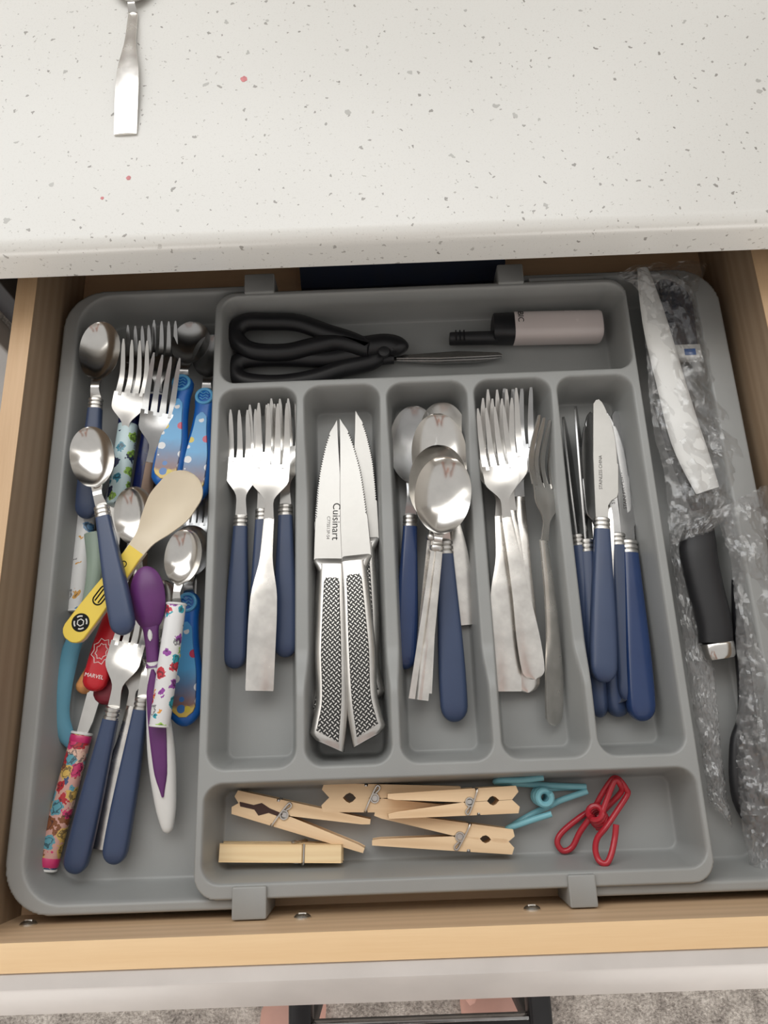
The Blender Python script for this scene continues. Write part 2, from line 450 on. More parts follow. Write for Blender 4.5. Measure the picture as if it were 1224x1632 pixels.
cab = empty('base_cabinet', (0, .33, rug_z))
def child_box(name, par, x0, x1, y0, y1, z0, z1, mat, bev=.001):
    l = par.location
    return obj(name, MB().box(x0 - l.x, x1 - l.x, y0 - l.y, y1 - l.y, z0 - l.z, z1 - l.z, bev), mat, par)
tag(cab, 'grey base cabinet under the quartz countertop', 'cabinet')
child_box('top_rail', cab, -1.0, 1.0, .322, .345, .074, CT_B - .001, 'shaded_inside')  # rail coloured dark for the shade under the countertop
child_box('side_panel', cab, -.285, -.267, .322, .93, rug_z + .1, .075, 'shaded_inside')
child_box('side_panel', cab, .290, .308, .322, .93, rug_z + .1, .075, 'shaded_inside')
child_box('shelf_panel', cab, -.267, .290, .335, .93, -.045, -.030, 'shaded_inside')
child_box('drawer_front', cab, -1.0, -.288, .300, .322, -.16, .055, 'cabinet_grey', .002)
child_box('drawer_front', cab, -.285, .305, .300, .322, rug_z + .12, -.05, 'cabinet_grey', .002)
child_box('drawer_front', cab, -1.0, -.288, .300, .322, rug_z + .12, -.165, 'cabinet_grey', .002)
child_box('drawer_front', cab, .308, 1.0, .300, .322, rug_z + .12, .055, 'cabinet_grey', .002)
child_box('back_panel', cab, -1.0, 1.0, .93, .95, rug_z + .1, CT_B - .001, 'shaded_inside')

# ------------------------------------------------------------------ drawer
DX0, DX1, DY0, DYB, DZB, DZT = -.2338, .2571, -.0913, .50, -.006, .066
TH = .0135
dr = empty('drawer', (0, 0, DZB)); tag(dr, 'open wooden drawer with a grey front holding the cutlery tray', 'drawer')
def dbox(name, x0, x1, y0, y1, z0, z1, mat, bev=.0008): return child_box(name, dr, x0, x1, y0, y1, z0, z1, mat, bev)
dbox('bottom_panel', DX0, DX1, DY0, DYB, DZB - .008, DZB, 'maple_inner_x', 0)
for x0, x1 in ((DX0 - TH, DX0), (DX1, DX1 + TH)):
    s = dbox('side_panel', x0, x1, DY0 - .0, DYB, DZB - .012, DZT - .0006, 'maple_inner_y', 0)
    e = child_box('lit_edge', dr, x0, x1, DY0, DYB, DZT - .0006, DZT, 'maple_lit_y', 0)
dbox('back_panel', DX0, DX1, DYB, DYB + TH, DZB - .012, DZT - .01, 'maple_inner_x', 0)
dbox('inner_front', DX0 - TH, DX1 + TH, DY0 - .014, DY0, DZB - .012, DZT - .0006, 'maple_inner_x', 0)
dbox('lit_edge', DX0 - TH, DX1 + TH, DY0 - .014, DY0, DZT - .0006, DZT, 'maple_lit_x', 0)  # thin top strip in the paler, light-tinted maple
fm = MB(); y0 = DY0 - .0142
prof = [(y0, -.11), (y0, DZT - .002), (y0 - .0008, DZT - .001), (y0 - .0075, DZT - .0005), (y0 - .0088, DZT - .0012), (y0 - .0235, DZT - .019), (y0 - .0245, DZT - .021), (y0 - .0245, -.11)]
fm.rings([[(x, y, z - DZB) for y, z in prof] for x in (-.295, .318)])
obj('front_panel', fm, 'grey_laminate', dr, 25)
for px, py in ((45, 1474), (482, 1463), (848, 1450)):
    # screw heads standing on the inner face of the drawer front
    d = ROT @ Vector((px - 612, 816 - py, -FPX)); t = DY0 / d.y
    c = Vector((d.x * t, DY0, CAM_Z + d.z * t))
    mb = MB(); rr = []
    for dy, r in ((0, .0048), (.0008, .0048), (.0018, .0038), (.0024, .002), (.0025, .0004)):
        rr.append([(c.x + r * math.cos(a), DY0 + dy, c.z - DZB + r * math.sin(a)) for a in lin(0, 2 * PI * 15 / 16, 16)])
    mb.rings(rr)
    mb.box(c.x - .0022, c.x + .0022, DY0 + .0022, DY0 + .0029, c.z - DZB - .0004, c.z - DZB + .0004)
    obj('screw', mb, 'screw_metal', dr)

# ------------------------------------------------------------------ cutlery tray
tray = empty('cutlery_tray', (0, 0, DZB)); tag(tray, 'grey plastic expandable cutlery tray with sliding side wings inside the drawer', 'tray')
def sdbox(X, Y, x0, x1, y0, y1, r):
    cx, cy, hx, hy = (x0 + x1) / 2, (y0 + y1) / 2, (x1 - x0) / 2 - r, (y1 - y0) / 2 - r
    qx, qy = np.abs(X - cx) - hx, np.abs(Y - cy) - hy
    return np.hypot(np.maximum(qx, 0), np.maximum(qy, 0)) + np.minimum(np.maximum(qx, qy), 0) - r
def smin(a, b, k):
    h = np.clip(.5 + .5 * (b - a) / k, 0, 1); return b + (a - b) * h - k * h * (1 - h)
def smax(a, b, k): return -smin(-a, -b, k)
def hfield(name, xs, ys, Z, keep, mat, parent):
    nx, ny = len(xs), len(ys)
    X, Y = np.meshgrid(xs, ys)
    co = np.stack([X, Y, Z - DZB], -1).reshape(-1, 3)
    i, j = np.meshgrid(np.arange(nx - 1), np.arange(ny - 1)); a = (j * nx + i)
    q = np.stack([a, a + 1, a + nx + 1, a + nx], -1).reshape(-1, 4)
    if keep is not None: q = q[keep.reshape(-1)[q].any(1)]
    used = np.unique(q); mp = np.full(nx * ny, -1); mp[used] = np.arange(len(used)); co, q = co[used], mp[q]
    me = bpy.data.meshes.new(name); me.vertices.add(len(co)); me.vertices.foreach_set('co', co.astype(np.float32).ravel())
    me.loops.add(q.size); me.loops.foreach_set('vertex_index', q.astype(np.int32).ravel())
    me.polygons.add(len(q)); me.polygons.foreach_set('loop_start', np.arange(0, q.size, 4, dtype=np.int32))
    me.update(calc_edges=True); me.polygons.foreach_set('use_smooth', [True] * len(me.polygons)); me.validate()
    return put(name, me, mat, parent)
RIM, WRIM = .033, .028
CX0, CX1, CY0, CY1 = -.1208, .1826, -.0828, .3225
comps = [(-.1130, -.0597), (-.0542, -.0018), (.0035, .0590), (.0643, .1175), (.1222, .1745)]
rects = [(a, b, -.0100, .2418, .011) for a, b in comps] + [(-.1132, .1776, .2470, .3162, .011), (-.1142, .1770, -.0722, -.0182, .011)]
st = .0008
xs = np.arange(CX0 - .001, CX1 + .0018, st); ys = np.arange(CY0 - .001, CY1 + .0018, st)
X, Y = np.meshgrid(xs, ys)
def sstep(a, b, v): t = np.clip((v - a) / (b - a), 0, 1); return t * t * (3 - 2 * t)
mid = sstep(-.105, -.085, X) * (1 - sstep(.150, .166, X)) * sstep(.030, .062, Y) * (1 - sstep(.15, .232, Y))
top = RIM - .010 * mid
DR = .0052; slope = RIM / DR
wall = np.full_like(X, 1e3)
for x0, x1, y0_, y1_, r in rects:
    d = sdbox(X, Y, x0, x1, y0_, y1_, r)            # <0 inside
    w = (d + DR) * slope                            # 0 at floor edge, RIM at the rim edge
    wall = np.minimum(wall, w)
Z = smax(smin(wall, top, .0045), np.zeros_like(X), .006)
Z = np.where(wall < -.02, 0, Z)
do = sdbox(X, Y, CX0, CX1, CY0, CY1, .016)
outer = np.clip(-do, 0, 1) * (RIM / .0022)
Z = np.where(do > -.006, np.minimum(Z, smin(outer - .001, top, .003)), Z)
Z = np.maximum(Z, 0)
hfield('centre_tray', xs, ys, Z, do < 0, 'tray_grey', tray)

def wing(name, x0, x1, ix0, ix1, y0_, y1_, iy0, iy1, cut0, cut1):
    st = .001
    xs = np.arange(cut0, cut1 + st * .5, st); ys = np.arange(y0_ - .001, y1_ + .0015, st)
    X, Y = np.meshgrid(xs, ys)
    d = sdbox(X, Y, ix0, ix1, iy0, iy1, .024)
    dr_ = .0062; w = (d + dr_) * ((WRIM + .003) / dr_) - .003
    Z = smax(smin(w, np.full_like(X, WRIM), .004), np.full_like(X, -.003), .008)
    do = sdbox(X, Y, x0, x1, y0_, y1_, .032)
    o = np.clip(-do, 0, 1) * ((WRIM + .003) / .003) - .003
    Z = np.where(do > -.006, np.minimum(Z, smin(o, np.full_like(X, WRIM), .003)), Z); Z = np.maximum(Z, -.0045)
    hfield(name, xs, ys, Z, do < 0, 'tray_grey', tray)
wing('side_wing', -.2335, .3, -.2195, .3, -.0893, .3320, -.0803, .3245, -.2345, -.0765)
wing('side_wing', -.3, .2520, -.3, .2318, -.0893, .3320, -.0803, .3245, .0955, .2530)
for x0, x1, y0_, y1_ in ((-.0957, -.0760, -.0905, -.0735), (.0952, .1110, -.0905, -.0735), (-.0975, -.0757, .3185, .3342), (.0880, .1068, .3185, .3342)):
    obj('clip_tab', MB().box(x0, x1, y0_, y1_, .002 - DZB, .0352 - DZB, .0009), 'tray_grey', tray)
for x0, x1, y0_, y1_ in ((-.1045, -.0975, -.0795, -.0745), (.1110, .166, .3195, .3240)):
    obj('rim_step', MB().box(x0, x1, y0_, y1_, .020 - DZB, .0318 - DZB, .0006), 'tray_grey', tray)

# ================================================================== cutlery kinds
KIND = {}
def kind(name, L, parts):
    """parts: list of (part name, MB or mesh, material, index of the parent part or None, matrix or None)"""
    out = []
    for pn, mb, mat, par, mx in parts:
        me = mb.mesh(pn) if isinstance(mb, MB) else mb
        if not me.materials: me.materials.append(MATS[mat])
        out.append((pn, me, par, mx))
    KIND[name] = (L, out)
def place(k, name, label, cat, butt, tip, roll=0, group=None, swap=None, squash=None):
    L, parts = KIND[k]
    A, B = P(*butt), P(*tip)
    yv = B - A; s = yv.length / L; yv.normalize()
    xv = yv.cross(Vector((0, 0, 1))).normalized(); zv = xv.cross(yv)
    M = Matrix((xv, yv, zv)).transposed().to_4x4() @ Matrix.Rotation(math.radians(roll), 4, 'Y')
    root = empty(name); root.matrix_world = Matrix.Translation(A) @ M @ Matrix.Scale(s, 4)
    tag(root, label, cat, group)
    made = []
    for pn, me, par, mx in parts:
        o = bpy.data.objects.new(pn, me); COL.objects.link(o); o.parent = root if par is None else made[par]
        if mx is not None: o.matrix_local = mx
        if swap and pn in swap:
            o.material_slots[0].link = 'OBJECT'; o.material_slots[0].material = MATS[swap[pn]]
        made.append(o)
    print('PLACE %-34s scale %.3f' % (label[:34], s))
    return root

def blue_handle(L):
    mb = MB(); rr = []
    for i, y in enumerate([0.0001, .0006, .0016, .0032, .0055, .0085] + lin(.012, L, 12)):
        e = math.sqrt(max(0, 1 - max(0, (.0085 - y) / .0085) ** 2)) if y < .0085 else 1
        w = interp([(0, .0076), (L * .18, .0079), (L, .0049)], y) * max(e, .08)
        h = interp([(0, .0048), (L * .25, .0050), (L, .0042)], y) * max(e, .08)
        rr.append(ell(y, w, h, 0, 24, 3.6))
    return mb.rings(rr)
def ferrule(y0_, n=3, r=.0052, step=.0029):
    mb = MB(); rr = []
    for k in range(n):
        for t, a in ((0, .86), (.2, 1), (.75, 1), (.95, .86)): rr.append(ell(y0_ + (k + t) * step, r * a, r * a * .84, 0, 18, 2.2))
    rr.append(ell(y0_ + n * step, r * .7, r * .55, 0, 18, 2.2))
    return mb.rings(rr)
def fork_head(y0_, L, w0, wpalm, tine=.40, zlift=0., slim=None):
    """neck + palm + four tines from y0_ to L"""
    mb = MB(); H = L - y0_; ys_ = y0_ + H * (1 - tine)
    zf = lambda y: zlift + interp([(0, 0), (.28, .0030), (.62, -.0010), (1, .0075)], (y - y0_) / H)
    rr = []
    for y in lin(y0_, ys_ + .002, 16):
        t = (y - y0_) / (ys_ - y0_)
        w = interp([(0, w0), (.30, w0 * .82), (.72, wpalm), (1, wpalm * 1.0)], t)
        rr.append(rib(y, w, zf(y), .0019, .0022 * interp([(0, 0), (.5, .2), (1, 1)], t)))
    mb.rings(rr)
    tw = wpalm / 5.6
    for k in range(4):
        cx = (-1 + 2 * (k + .5) / 4) * (wpalm + tw * .15) * 1.0
        rr = []
        for y in lin(ys_ - .001, L, 10):
            t = max(0, (y - ys_) / (L - ys_))
            w = tw * interp([(0, 1.12), (.15, 1.0), (.85, .62), (1, .25)], t)
            rr.append(rib(y, w, zf(y) + .0022 * (cx / wpalm) ** 2, .0018, 0, cx * (1 - .03 * t), .6))
        mb.rings(rr)
    return mb
def bowl(y0_, L, w0, wb, blen, depth=.007, neck_arch=.004, mb=None):
    """neck + oval bowl, bowl is the last blen metres"""
    mb = mb or MB(); yb = L - blen; rr = []
    for y in lin(y0_, yb - .0005, 9):
        t = (y - y0_) / (yb - y0_)
        rr.append(rib(y, interp([(0, w0), (.6, w0 * .75), (1, w0 * .95)], t), interp([(0, 0), (.55, neck_arch), (1, neck_arch * .55)], t), .0019))
    for i in range(25):
        t = .012 + .986 * (1 - math.cos(PI * i / 24)) / 2
        y = yb + blen * t; x = 2 * (t ** 1.06) - 1
        w = wb * max(0, 1 - abs(x) ** 2.15) ** .5
        w = max(w, w0 * .95 * (1 - min(1, t / .16)) + 1e-4)
        dep = depth * max(0, 1 - abs(x) ** 2.2) ** .75
        zr = neck_arch * .55 * (1 - t) - .0006 * math.sin(PI * t) + .0015 * t * t
        mb_r = rib(y, w, zr - dep, .0014, dep, 0, .75); rr.append(mb_r)
    return mb.rings(rr)

Lf = .180
kind('blue_fork', Lf, [('handle', blue_handle(.096), 'blue_handle', None, None), ('ferrule', ferrule(.0955), 'steel_satin', None, None),
                       ('fork_head', fork_head(.104, Lf, .0040, .0118, .46), 'steel', None, None)])
Lt = .150
kind('blue_teaspoon', Lt, [('handle', blue_handle(.082), 'blue_handle', None, None), ('ferrule', ferrule(.0815), 'steel_satin', None, None),
                           ('spoon_bowl', bowl(.090, Lt, .0040, .0152, .046), 'steel', None, None)])
Ls = .185
kind('blue_spoon', Ls, [('handle', blue_handle(.096), 'blue_handle', None, None), ('ferrule', ferrule(.0955), 'steel_satin', None, None),
                        ('spoon_bowl', bowl(.104, Ls, .0040, .0170, .058), 'steel', None, None)])
def table_blade(y0_, L, side=1):
    H = L - y0_; wl, wr = .0042, .0088
    pts = [(-.0040, y0_), (.0040, y0_), (.0042, y0_ + .010), (.0052, y0_ + .0135), (.0085, y0_ + .0165), (.0092, y0_ + .020)]
    ny = 30
    pts.append((.0094, y0_ + H * .45))
    for i in range(ny):
        t = .46 + .42 * i / ny; y = y0_ + H * t
        x = interp([(.4, .0094), (.62, .0086), (.8, .0062), (.9, .0035), (1, -.0005)], t)
        pts.append((x, y)); pts.append((x - .0006, y + H * .42 / ny * .5))
    for t in (.89, .92, .95, .975, .992, 1.0):
        pts.append((interp([(.4, .0094), (.62, .0086), (.8, .0062), (.9, .0038), (.97, .0012), (1, -.0012)], t), y0_ + H * t))
    pts += [(-.0034, L - .0008), (-.0044, L - .004), (-.0046, y0_ + H * .5)]
    pts = [(x * (1.18 if abs(x) > .0041 and y > y0_ + .012 else 1.0), y) for x, y in pts]
    return MB().prism(pts, -.0007, .0007, .0002)
Lk = .190
stm = text_mesh('STAINLESS CHINA', .0030, 'ink_grey')
kind('blue_knife', Lk, [('handle', blue_handle(.096), 'blue_handle', None, None), ('ferrule', ferrule(.0955), 'steel_satin', None, None),
                        ('blade', table_blade(.103, Lk), 'steel_blade', None, None),
                        ('lettering', stm, 'ink_grey', 2, Matrix.Translation((-.0006, .136, .00078)) @ Matrix.Rotation(PI / 2, 4, 'Z'))])
def flat_handle(y1, tab, thick=.0021, crown=-.0008, arch=.003, mb=None, squareend=True):
    mb = mb or MB(); rr = []
    ys_ = ([0., .0006] if squareend else []) + lin(.0012 if squareend else .0001, y1, 22)
    if not squareend: ys_ = [.0001, .0005, .0012, .0022, .0035] + lin(.005, y1, 18)
    for y in ys_:
        w = interp(tab, y)
        if squareend and y < .001: w *= .985
        if not squareend: w *= math.sqrt(max(.004, 1 - max(0, (tab[0][1] - y) / tab[0][1]) ** 2))
        rr.append(rib(y, w, arch * math.sin(PI * min(1, y / y1)), thick, crown, 0, .55))
    return mb.rings(rr)
Lp = .190
kind('paddle_fork', Lp, [('handle', flat_handle(.112, [(0, .0089), (.04, .0091), (.058, .0086), (.086, .0041), (.112, .0034)]), 'steel_worn', None, None),
                         ('fork_head', fork_head(.1115, Lp, .0034, .0128, .55), 'steel_satin', None, None)])
kind('round_fork', Lp, [('handle', flat_handle(.112, [(0, .0078), (.02, .0080), (.06, .0056), (.112, .0034)], squareend=False), 'steel_worn', None, None),
                        ('fork_head', fork_head(.1115, Lp, .0034, .0122, .55), 'steel_satin', None, None)])
kind('paddle_spoon', .165, [('handle', flat_handle(.105, [(0, .0075), (.035, .0078), (.050, .0072), (.080, .0036), (.105, .0032)]), 'steel_worn', None, None),
                            ('spoon_bowl', bowl(.1045, .165, .0032, .0172, .052), 'steel_satin', None, None)])
kind('round_spoon', .150, [('handle', flat_handle(.098, [(0, .0075), (.02, .0078), (.06, .0048), (.098, .0030)], squareend=False), 'steel_worn', None, None),
                           ('spoon_bowl', bowl(.0975, .150, .0030, .0158, .046), 'steel', None, None)])
col_mb = MB().rings([ell(.0990 + y, w, w * .75, .0012, 16) for y, w in ((0, .0034), (.0008, .0046), (.0022, .0050), (.0036, .0046), (.0044, .0032))])
ridge = MB(); rr = []
for y in [0, .0006] + lin(.001, .0990, 16):
    w = interp([(0, .0066), (.05, .0052), (.099, .0040)], y); h = .003 * math.sin(PI * y / .16)
    rr.append([(-w, y, h), (-w * .35, y, h - .0004), (-w * .1, y, h + .0010), (w * .35, y, h + .0012), (w, y, h), (w, y, h - .0016), (0, y, h - .0022), (-w, y, h - .0016)])
ridge.rings(rr)
kind('collar_spoon', .166, [('handle', ridge, 'steel_worn', None, None), ('collar', col_mb, 'steel_satin', None, None),
                            ('spoon_bowl', bowl(.1020, .166, .0036, .0196, .055, .008), 'steel', None, None)])

# steak knife
LKs = .2235
def steak():
    lt = [(0, -.0075), (.009, -.0110), (.016, -.0100), (.030, -.0080), (.063, -.0097), (.100, -.0094), (.116, -.0090)]
    rt = [(0, .0100), (.009, .0112), (.030, .0122), (.063, .0112), (.100, .0092), (.116, .0088)]
    fr = MB(); rr = []
    for y in [.0002, .001, .003] + lin(.006, .117, 26):
        a, b = interp(lt, y), interp(rt, y); c, w = (a + b) / 2, (b - a) / 2
        h = interp([(0, .0062), (.03, .0066), (.08, .0060), (.117, .0048)], y)
        if y < .0025: h *= .85
        ring = ell(y, w, h, 0, 24, 3.2, c)
        sl = (lambda p: (p[0], p[1] + max(0, (.012 - y) / .012) * (-(p[0] - .010) * .42), p[2]))
        rr.append([sl(p) for p in ring])
    fr.rings(rr)
    gr = MB(); rr = []
    for z in (.0, .0066, .0071):
        k = .0037 + (.0005 if z > .0068 else 0)
        ys_ = lin(.009, .104, 22)
        pts = [(interp(rt, y) - k - .0005, y + (0 if y > .012 else -.003)) for y in ys_] + [(.004, .107), (-.004, .107)] + [(interp(lt, y) + k + .0005, y + (0 if y > .012 else .0035)) for y in ys_[::-1]]
        rr.append([(x, y, z) for x, y in pts])
    gr.rings(rr)
    gr2 = MB(); gr2.rings([[(x, y, -z) for x, y, z in r] for r in rr])
    bl = [(-.0128, .1205), (.0070, .118), (.0062, .140), (.0045, .165), (.0028, .185), (.0012, .205), (.0, LKs)]
    lt2 = [(.12, -.0128), (.15, -.0128), (.176, -.0120), (.2, -.0088), (.214, -.0052), (LKs, 0)]
    bl.append((-.0024, .2195)); bl.append((-.0050, .2145))
    n = 34
    for i in range(n):
        y = .212 - (.212 - .150) * i / n; x = interp(lt2, y)
        bl.append((x, y)); bl.append((x + .0009, y - .0009))
    bl.append((-.0130, .149)); bl.append((-.0130, .135))
    blade = MB().prism(bl, -.0009, .0009, .0003)
    bo = MB(); bo.rings([ell(y, w, h, 0, 20, 3, c) for y, w, h, c in ((.112, .0088, .0048, -.0003), (.116, .0096, .0042, -.0016), (.1195, .0100, .0026, -.0028), (.1215, .0098, .0013, -.0030))])
    t1 = text_mesh('Cuisinart', .0072, 'ink'); t2 = text_mesh('C77SS13P-S4', .0030, 'ink_grey')
    return [('handle', fr, 'steel_satin', None, None), ('grip', gr, 'woven_grip', 0, None), ('grip', gr2, 'woven_grip', 0, None),
            ('bolster', bo, 'steel_satin', None, None), ('blade', blade, 'steel_blade', None, None),
            ('lettering', t1, 'ink', 4, Matrix.Translation((.0010, .1475, .00095)) @ Matrix.Rotation(-PI / 2, 4, 'Z')),
            ('lettering', t2, 'ink_grey', 4, Matrix.Translation((-.0040, .1430, .00095)) @ Matrix.Rotation(-PI / 2, 4, 'Z'))]
kind('steak_knife', LKs, steak())

# children's cutlery
def kid_sleeve(L, r0=.0075, r1=.0073, y0_=0.):
    return MB().rings([ell(y0_ + y, w, w * .86, 0, 20, 2.2) for y, w in ((0, r0 * .8), (.0006, r0 * .95), (.002, r0), (L * .5, r0 * 1.02), (L - .002, r1), (L - .0005, r1 * .95), (L, r1 * .8))])
def kid_ring(y, r, d=.002): return MB().rings([ell(y + t * d, r * k, r * k * .86, 0, 20, 2.2) for t, k in ((0, .9), (.2, 1.03), (.8, 1.03), (1, .9))])
LKid = .150
kind('sleeve_spoon', LKid, [('handle', kid_sleeve(.092), 'print_white', None, None), ('ring', kid_ring(.090, .0076), 'white_plastic', 0, None), ('ring', kid_ring(-.0004, .0073), 'white_plastic', 0, None),
                            ('spoon_bowl', bowl(.0915, LKid, .0036, .0145, .044), 'steel', None, None)])
kind('sleeve_fork', LKid, [('handle', kid_sleeve(.092), 'print_mint', None, None), ('cap', kid_ring(.062, .0076, .028), 'print_navy', 0, None), ('ring', kid_ring(.089, .0077), 'white_plastic', 0, None),
                           ('fork_head', fork_head(.0905, LKid, .0036, .0112, .48), 'steel_shaded', None, None)])
kind('sleeve_knife', LKid, [('handle', kid_sleeve(.092), 'print_pink', None, None), ('ring', kid_ring(.090, .0076), 'white_plastic', 0, None), ('ring', kid_ring(-.0006, .0074), 'white_plastic', 0, None), ('band', kid_ring(.0012, .0076, .008), 'pink_band', 0, None), ('band', kid_ring(.084, .0074, .0065), 'pink_band', 0, None),
                            ('blade', MB().prism([(-.004, .09), (.004, .09), (.006, .100), (.007, .120), (.005, .140), (.000, .150), (-.004, .148), (-.004, .120)], -.0007, .0007, .0002), 'steel', None, None)])
def shark_handle():
    tab = [(0, .0085), (.012, .0112), (.030, .0112), (.060, .0076), (.074, .0070), (.084, .0082), (.091, .0076)]
    mb = MB(); rr = []
    for y in [.0002, .001, .0025, .005] + lin(.008, .086, 16) + [.0885, .0905, .0915]:
        e = math.sqrt(max(.01, 1 - max(0, (.010 - y) / .010) ** 2)); e2 = math.sqrt(max(.02, 1 - max(0, (y - .0840) / .0078) ** 2))
        rr.append(ell(y, interp(tab, y) * min(e, e2), .0052 * min(1, e * 1.2, e2 * 1.2), 0, 20, 2.6))
    mb.rings(rr)
    pan = MB(); ys_ = lin(.006, .070, 20)
    f = lambda y: (interp(tab, y) - .0030) * math.sqrt(max(.01, 1 - max(0, (.014 - y) / .0085) ** 2)) * (1 if y < .064 else math.sqrt(max(.02, 1 - ((y - .064) / .0062) ** 2)))
    pts = [(f(y), y) for y in ys_] + [(-f(y), y) for y in ys_[::-1]]
    pan.prism(pts, .0040, .0057, .0003)
    ring = MB().tube([(.0058 * math.cos(a), .0835 + .0058 * math.sin(a), .0050) for a in lin(0, 2 * PI * 23 / 24, 24)], .0013, 8, True)
    wav = MB()
    for dy in (-.0022, .0002, .0026): wav.tube([(x, .0835 + dy + .0007 * math.sin(x * 1500), .0054) for x in lin(-.0034, .0034, 9)], .0004, 6)
    return [('handle', mb, 'toy_blue', None, None), ('picture_panel', pan, 'sea_panel', 0, None), ('ring', ring, 'toy_light_blue', 0, None), ('wave_relief', wav, 'toy_light_blue', 0, None)]
kind('sea_spoon', .140, shark_handle() + [('spoon_bowl', bowl(.088, .140, .0042, .0145, .038), 'steel_shaded', None, None)])

# yellow handled cream spoon
def yellow_spoon():
    L = .160
    tab = [(0, .0100), (.02, .0100), (.07, .0078), (.098, .0070)]
    def slab(y0_, y1, z0, z1):
        mb = MB(); ys_ = [y for y in ([.0003, .001, .0025, .005] if y0_ < .001 else []) + lin(max(y0_, .0085), y1, 14)]
        g = lambda y: interp(tab, y) * math.sqrt(max(.003, 1 - max(0, (.0088 - y) / .0088) ** 2))
        return mb.prism([(g(y), y) for y in ys_] + [(-g(y), y) for y in ys_[::-1]], z0, z1, .0006)
    bw = MB(); rr = []
    for y in lin(.080, .148, 20) + [.151, .154, .1565, .1585, .1595, .16]:
        w = interp([(.080, .0074), (.094, .0082), (.112, .0148), (.130, .0196), (.142, .0188)], y) if y < .142 else .0188 * math.sqrt(max(.0004, 1 - ((y - .142) / .01803) ** 2))
        dep = .0055 * max(0, 1 - ((y - .128) / .034) ** 2)
        rr.append(rib(y, w, .0028 - dep, .0022, dep, 0, .7))
    bw.rings(rr)
    disc = MB().prism([(.0072 * math.cos(a), .0165 + .0072 * math.sin(a)) for a in lin(0, 2 * PI * 27 / 28, 28)], .0030, .00325)
    hexa = MB().tube([(.0027 * math.cos(a), .0165 + .0027 * math.sin(a), .00327) for a in lin(0, 2 * PI * 5 / 6, 6)], .00045, 6, True)
    arcs = MB()
    for a0 in (20, 110, 200, 290): arcs.tube([(.0050 * math.cos(math.radians(a)), .0165 + .0050 * math.sin(math.radians(a)), .00322) for a in lin(a0, a0 + 50, 6)], .0006, 6)
    pill = MB().tube([(x, y, .0031) for x, y, _ in rrect(-.0040, .0040, .034, .050, .0039, 0, 6)], .0006, 6, True)
    bars = MB()
    for x in (-.0016, .0016): bars.tube([(x, .036, .0031), (x, .048, .0031)], .0006, 6)
    dot = MB().tube([(-.001 + .0024 * math.cos(a), .071 + .0024 * math.sin(a), .0031) for a in lin(0, 2 * PI * 15 / 16, 16)], .0004, 6, True)
    return L, [('handle_base', slab(0, .088, -.0030, .0014), 'cream_plastic', None, None), ('handle_face', slab(0, .086, .0010, .0031), 'yellow_plastic', None, None),
               ('spoon_bowl', bw, 'cream_plastic', None, None), ('emblem_disc', disc, 'ink', 1, None), ('emblem_hexagon', hexa, 'white_print', 1, None),
               ('emblem_arc', arcs, 'white_print', 1, None), ('emblem_pill', pill, 'ink', 1, None), ('emblem_bar', bars, 'ink', 1, None), ('emblem_ring', dot, 'ink', 1, None)]
L_, p_ = yellow_spoon(); kind('yellow_spoon', L_, p_)
def purple_spoon():
    L = .190
    tab = [(0, .0034), (.02, .0076), (.055, .0098), (.085, .0082), (.112, .0054), (.135, .0046)]
    mb = MB(); rr = []
    for y in [.0002, .001, .0025] + lin(.005, .122, 22):
        e = math.sqrt(max(.01, 1 - max(0, (.004 - y) / .004) ** 2))
        rr.append(ell(y, interp(tab, y) * e, interp([(0, .0035), (.05, .0060), (.11, .0040), (.14, .0034)], y) * e, interp([(0, 0), (.14, .002)], y), 18, 2.3))
    mb.rings(rr)
    inl = MB(); ys_ = lin(.026, .115, 18)
    g = lambda y: interp([(.026, .0008), (.045, .0050), (.08, .0064), (.098, .0058), (.108, .0034), (.115, .0008)], y)
    rr = []
    for y in ys_: rr.append(ell(y, g(y), .0022, interp([(0, .0030), (.05, .0056), (.115, .0056)], y), 16, 2.6))
    inl.rings(rr)
    hd = bowl(.116, L, .0052, .0128, .048, .0055)
    for i, (x, y, z) in enumerate(hd.v): hd.v[i] = (x, y, .004 - z)      # back of the bowl faces up
    hd.rings([ell(y, w, h, .0022, 16) for y, w, h in ((.1195, .0030, .0026), (.1205, .0048, .0040), (.130, .0047, .0038), (.142, .0056, .0034), (.152, .0075, .0026), (.160, .0070, .0012))])
    drop = MB().rings([ell(y, w, .0012, .0054, 12) for y, w in ((.1352, .0003), (.137, .0016), (.1395, .0019), (.142, .0014), (.1436, .0003))])
    return L, [('handle', mb, 'white_plastic', None, None), ('inlay', inl, 'purple_plastic', 0, None), ('spoon_bowl', hd, 'purple_plastic', None, None), ('dot', drop, 'white_plastic', 2, None)]
L_, p_ = purple_spoon(); kind('purple_spoon', L_, p_)
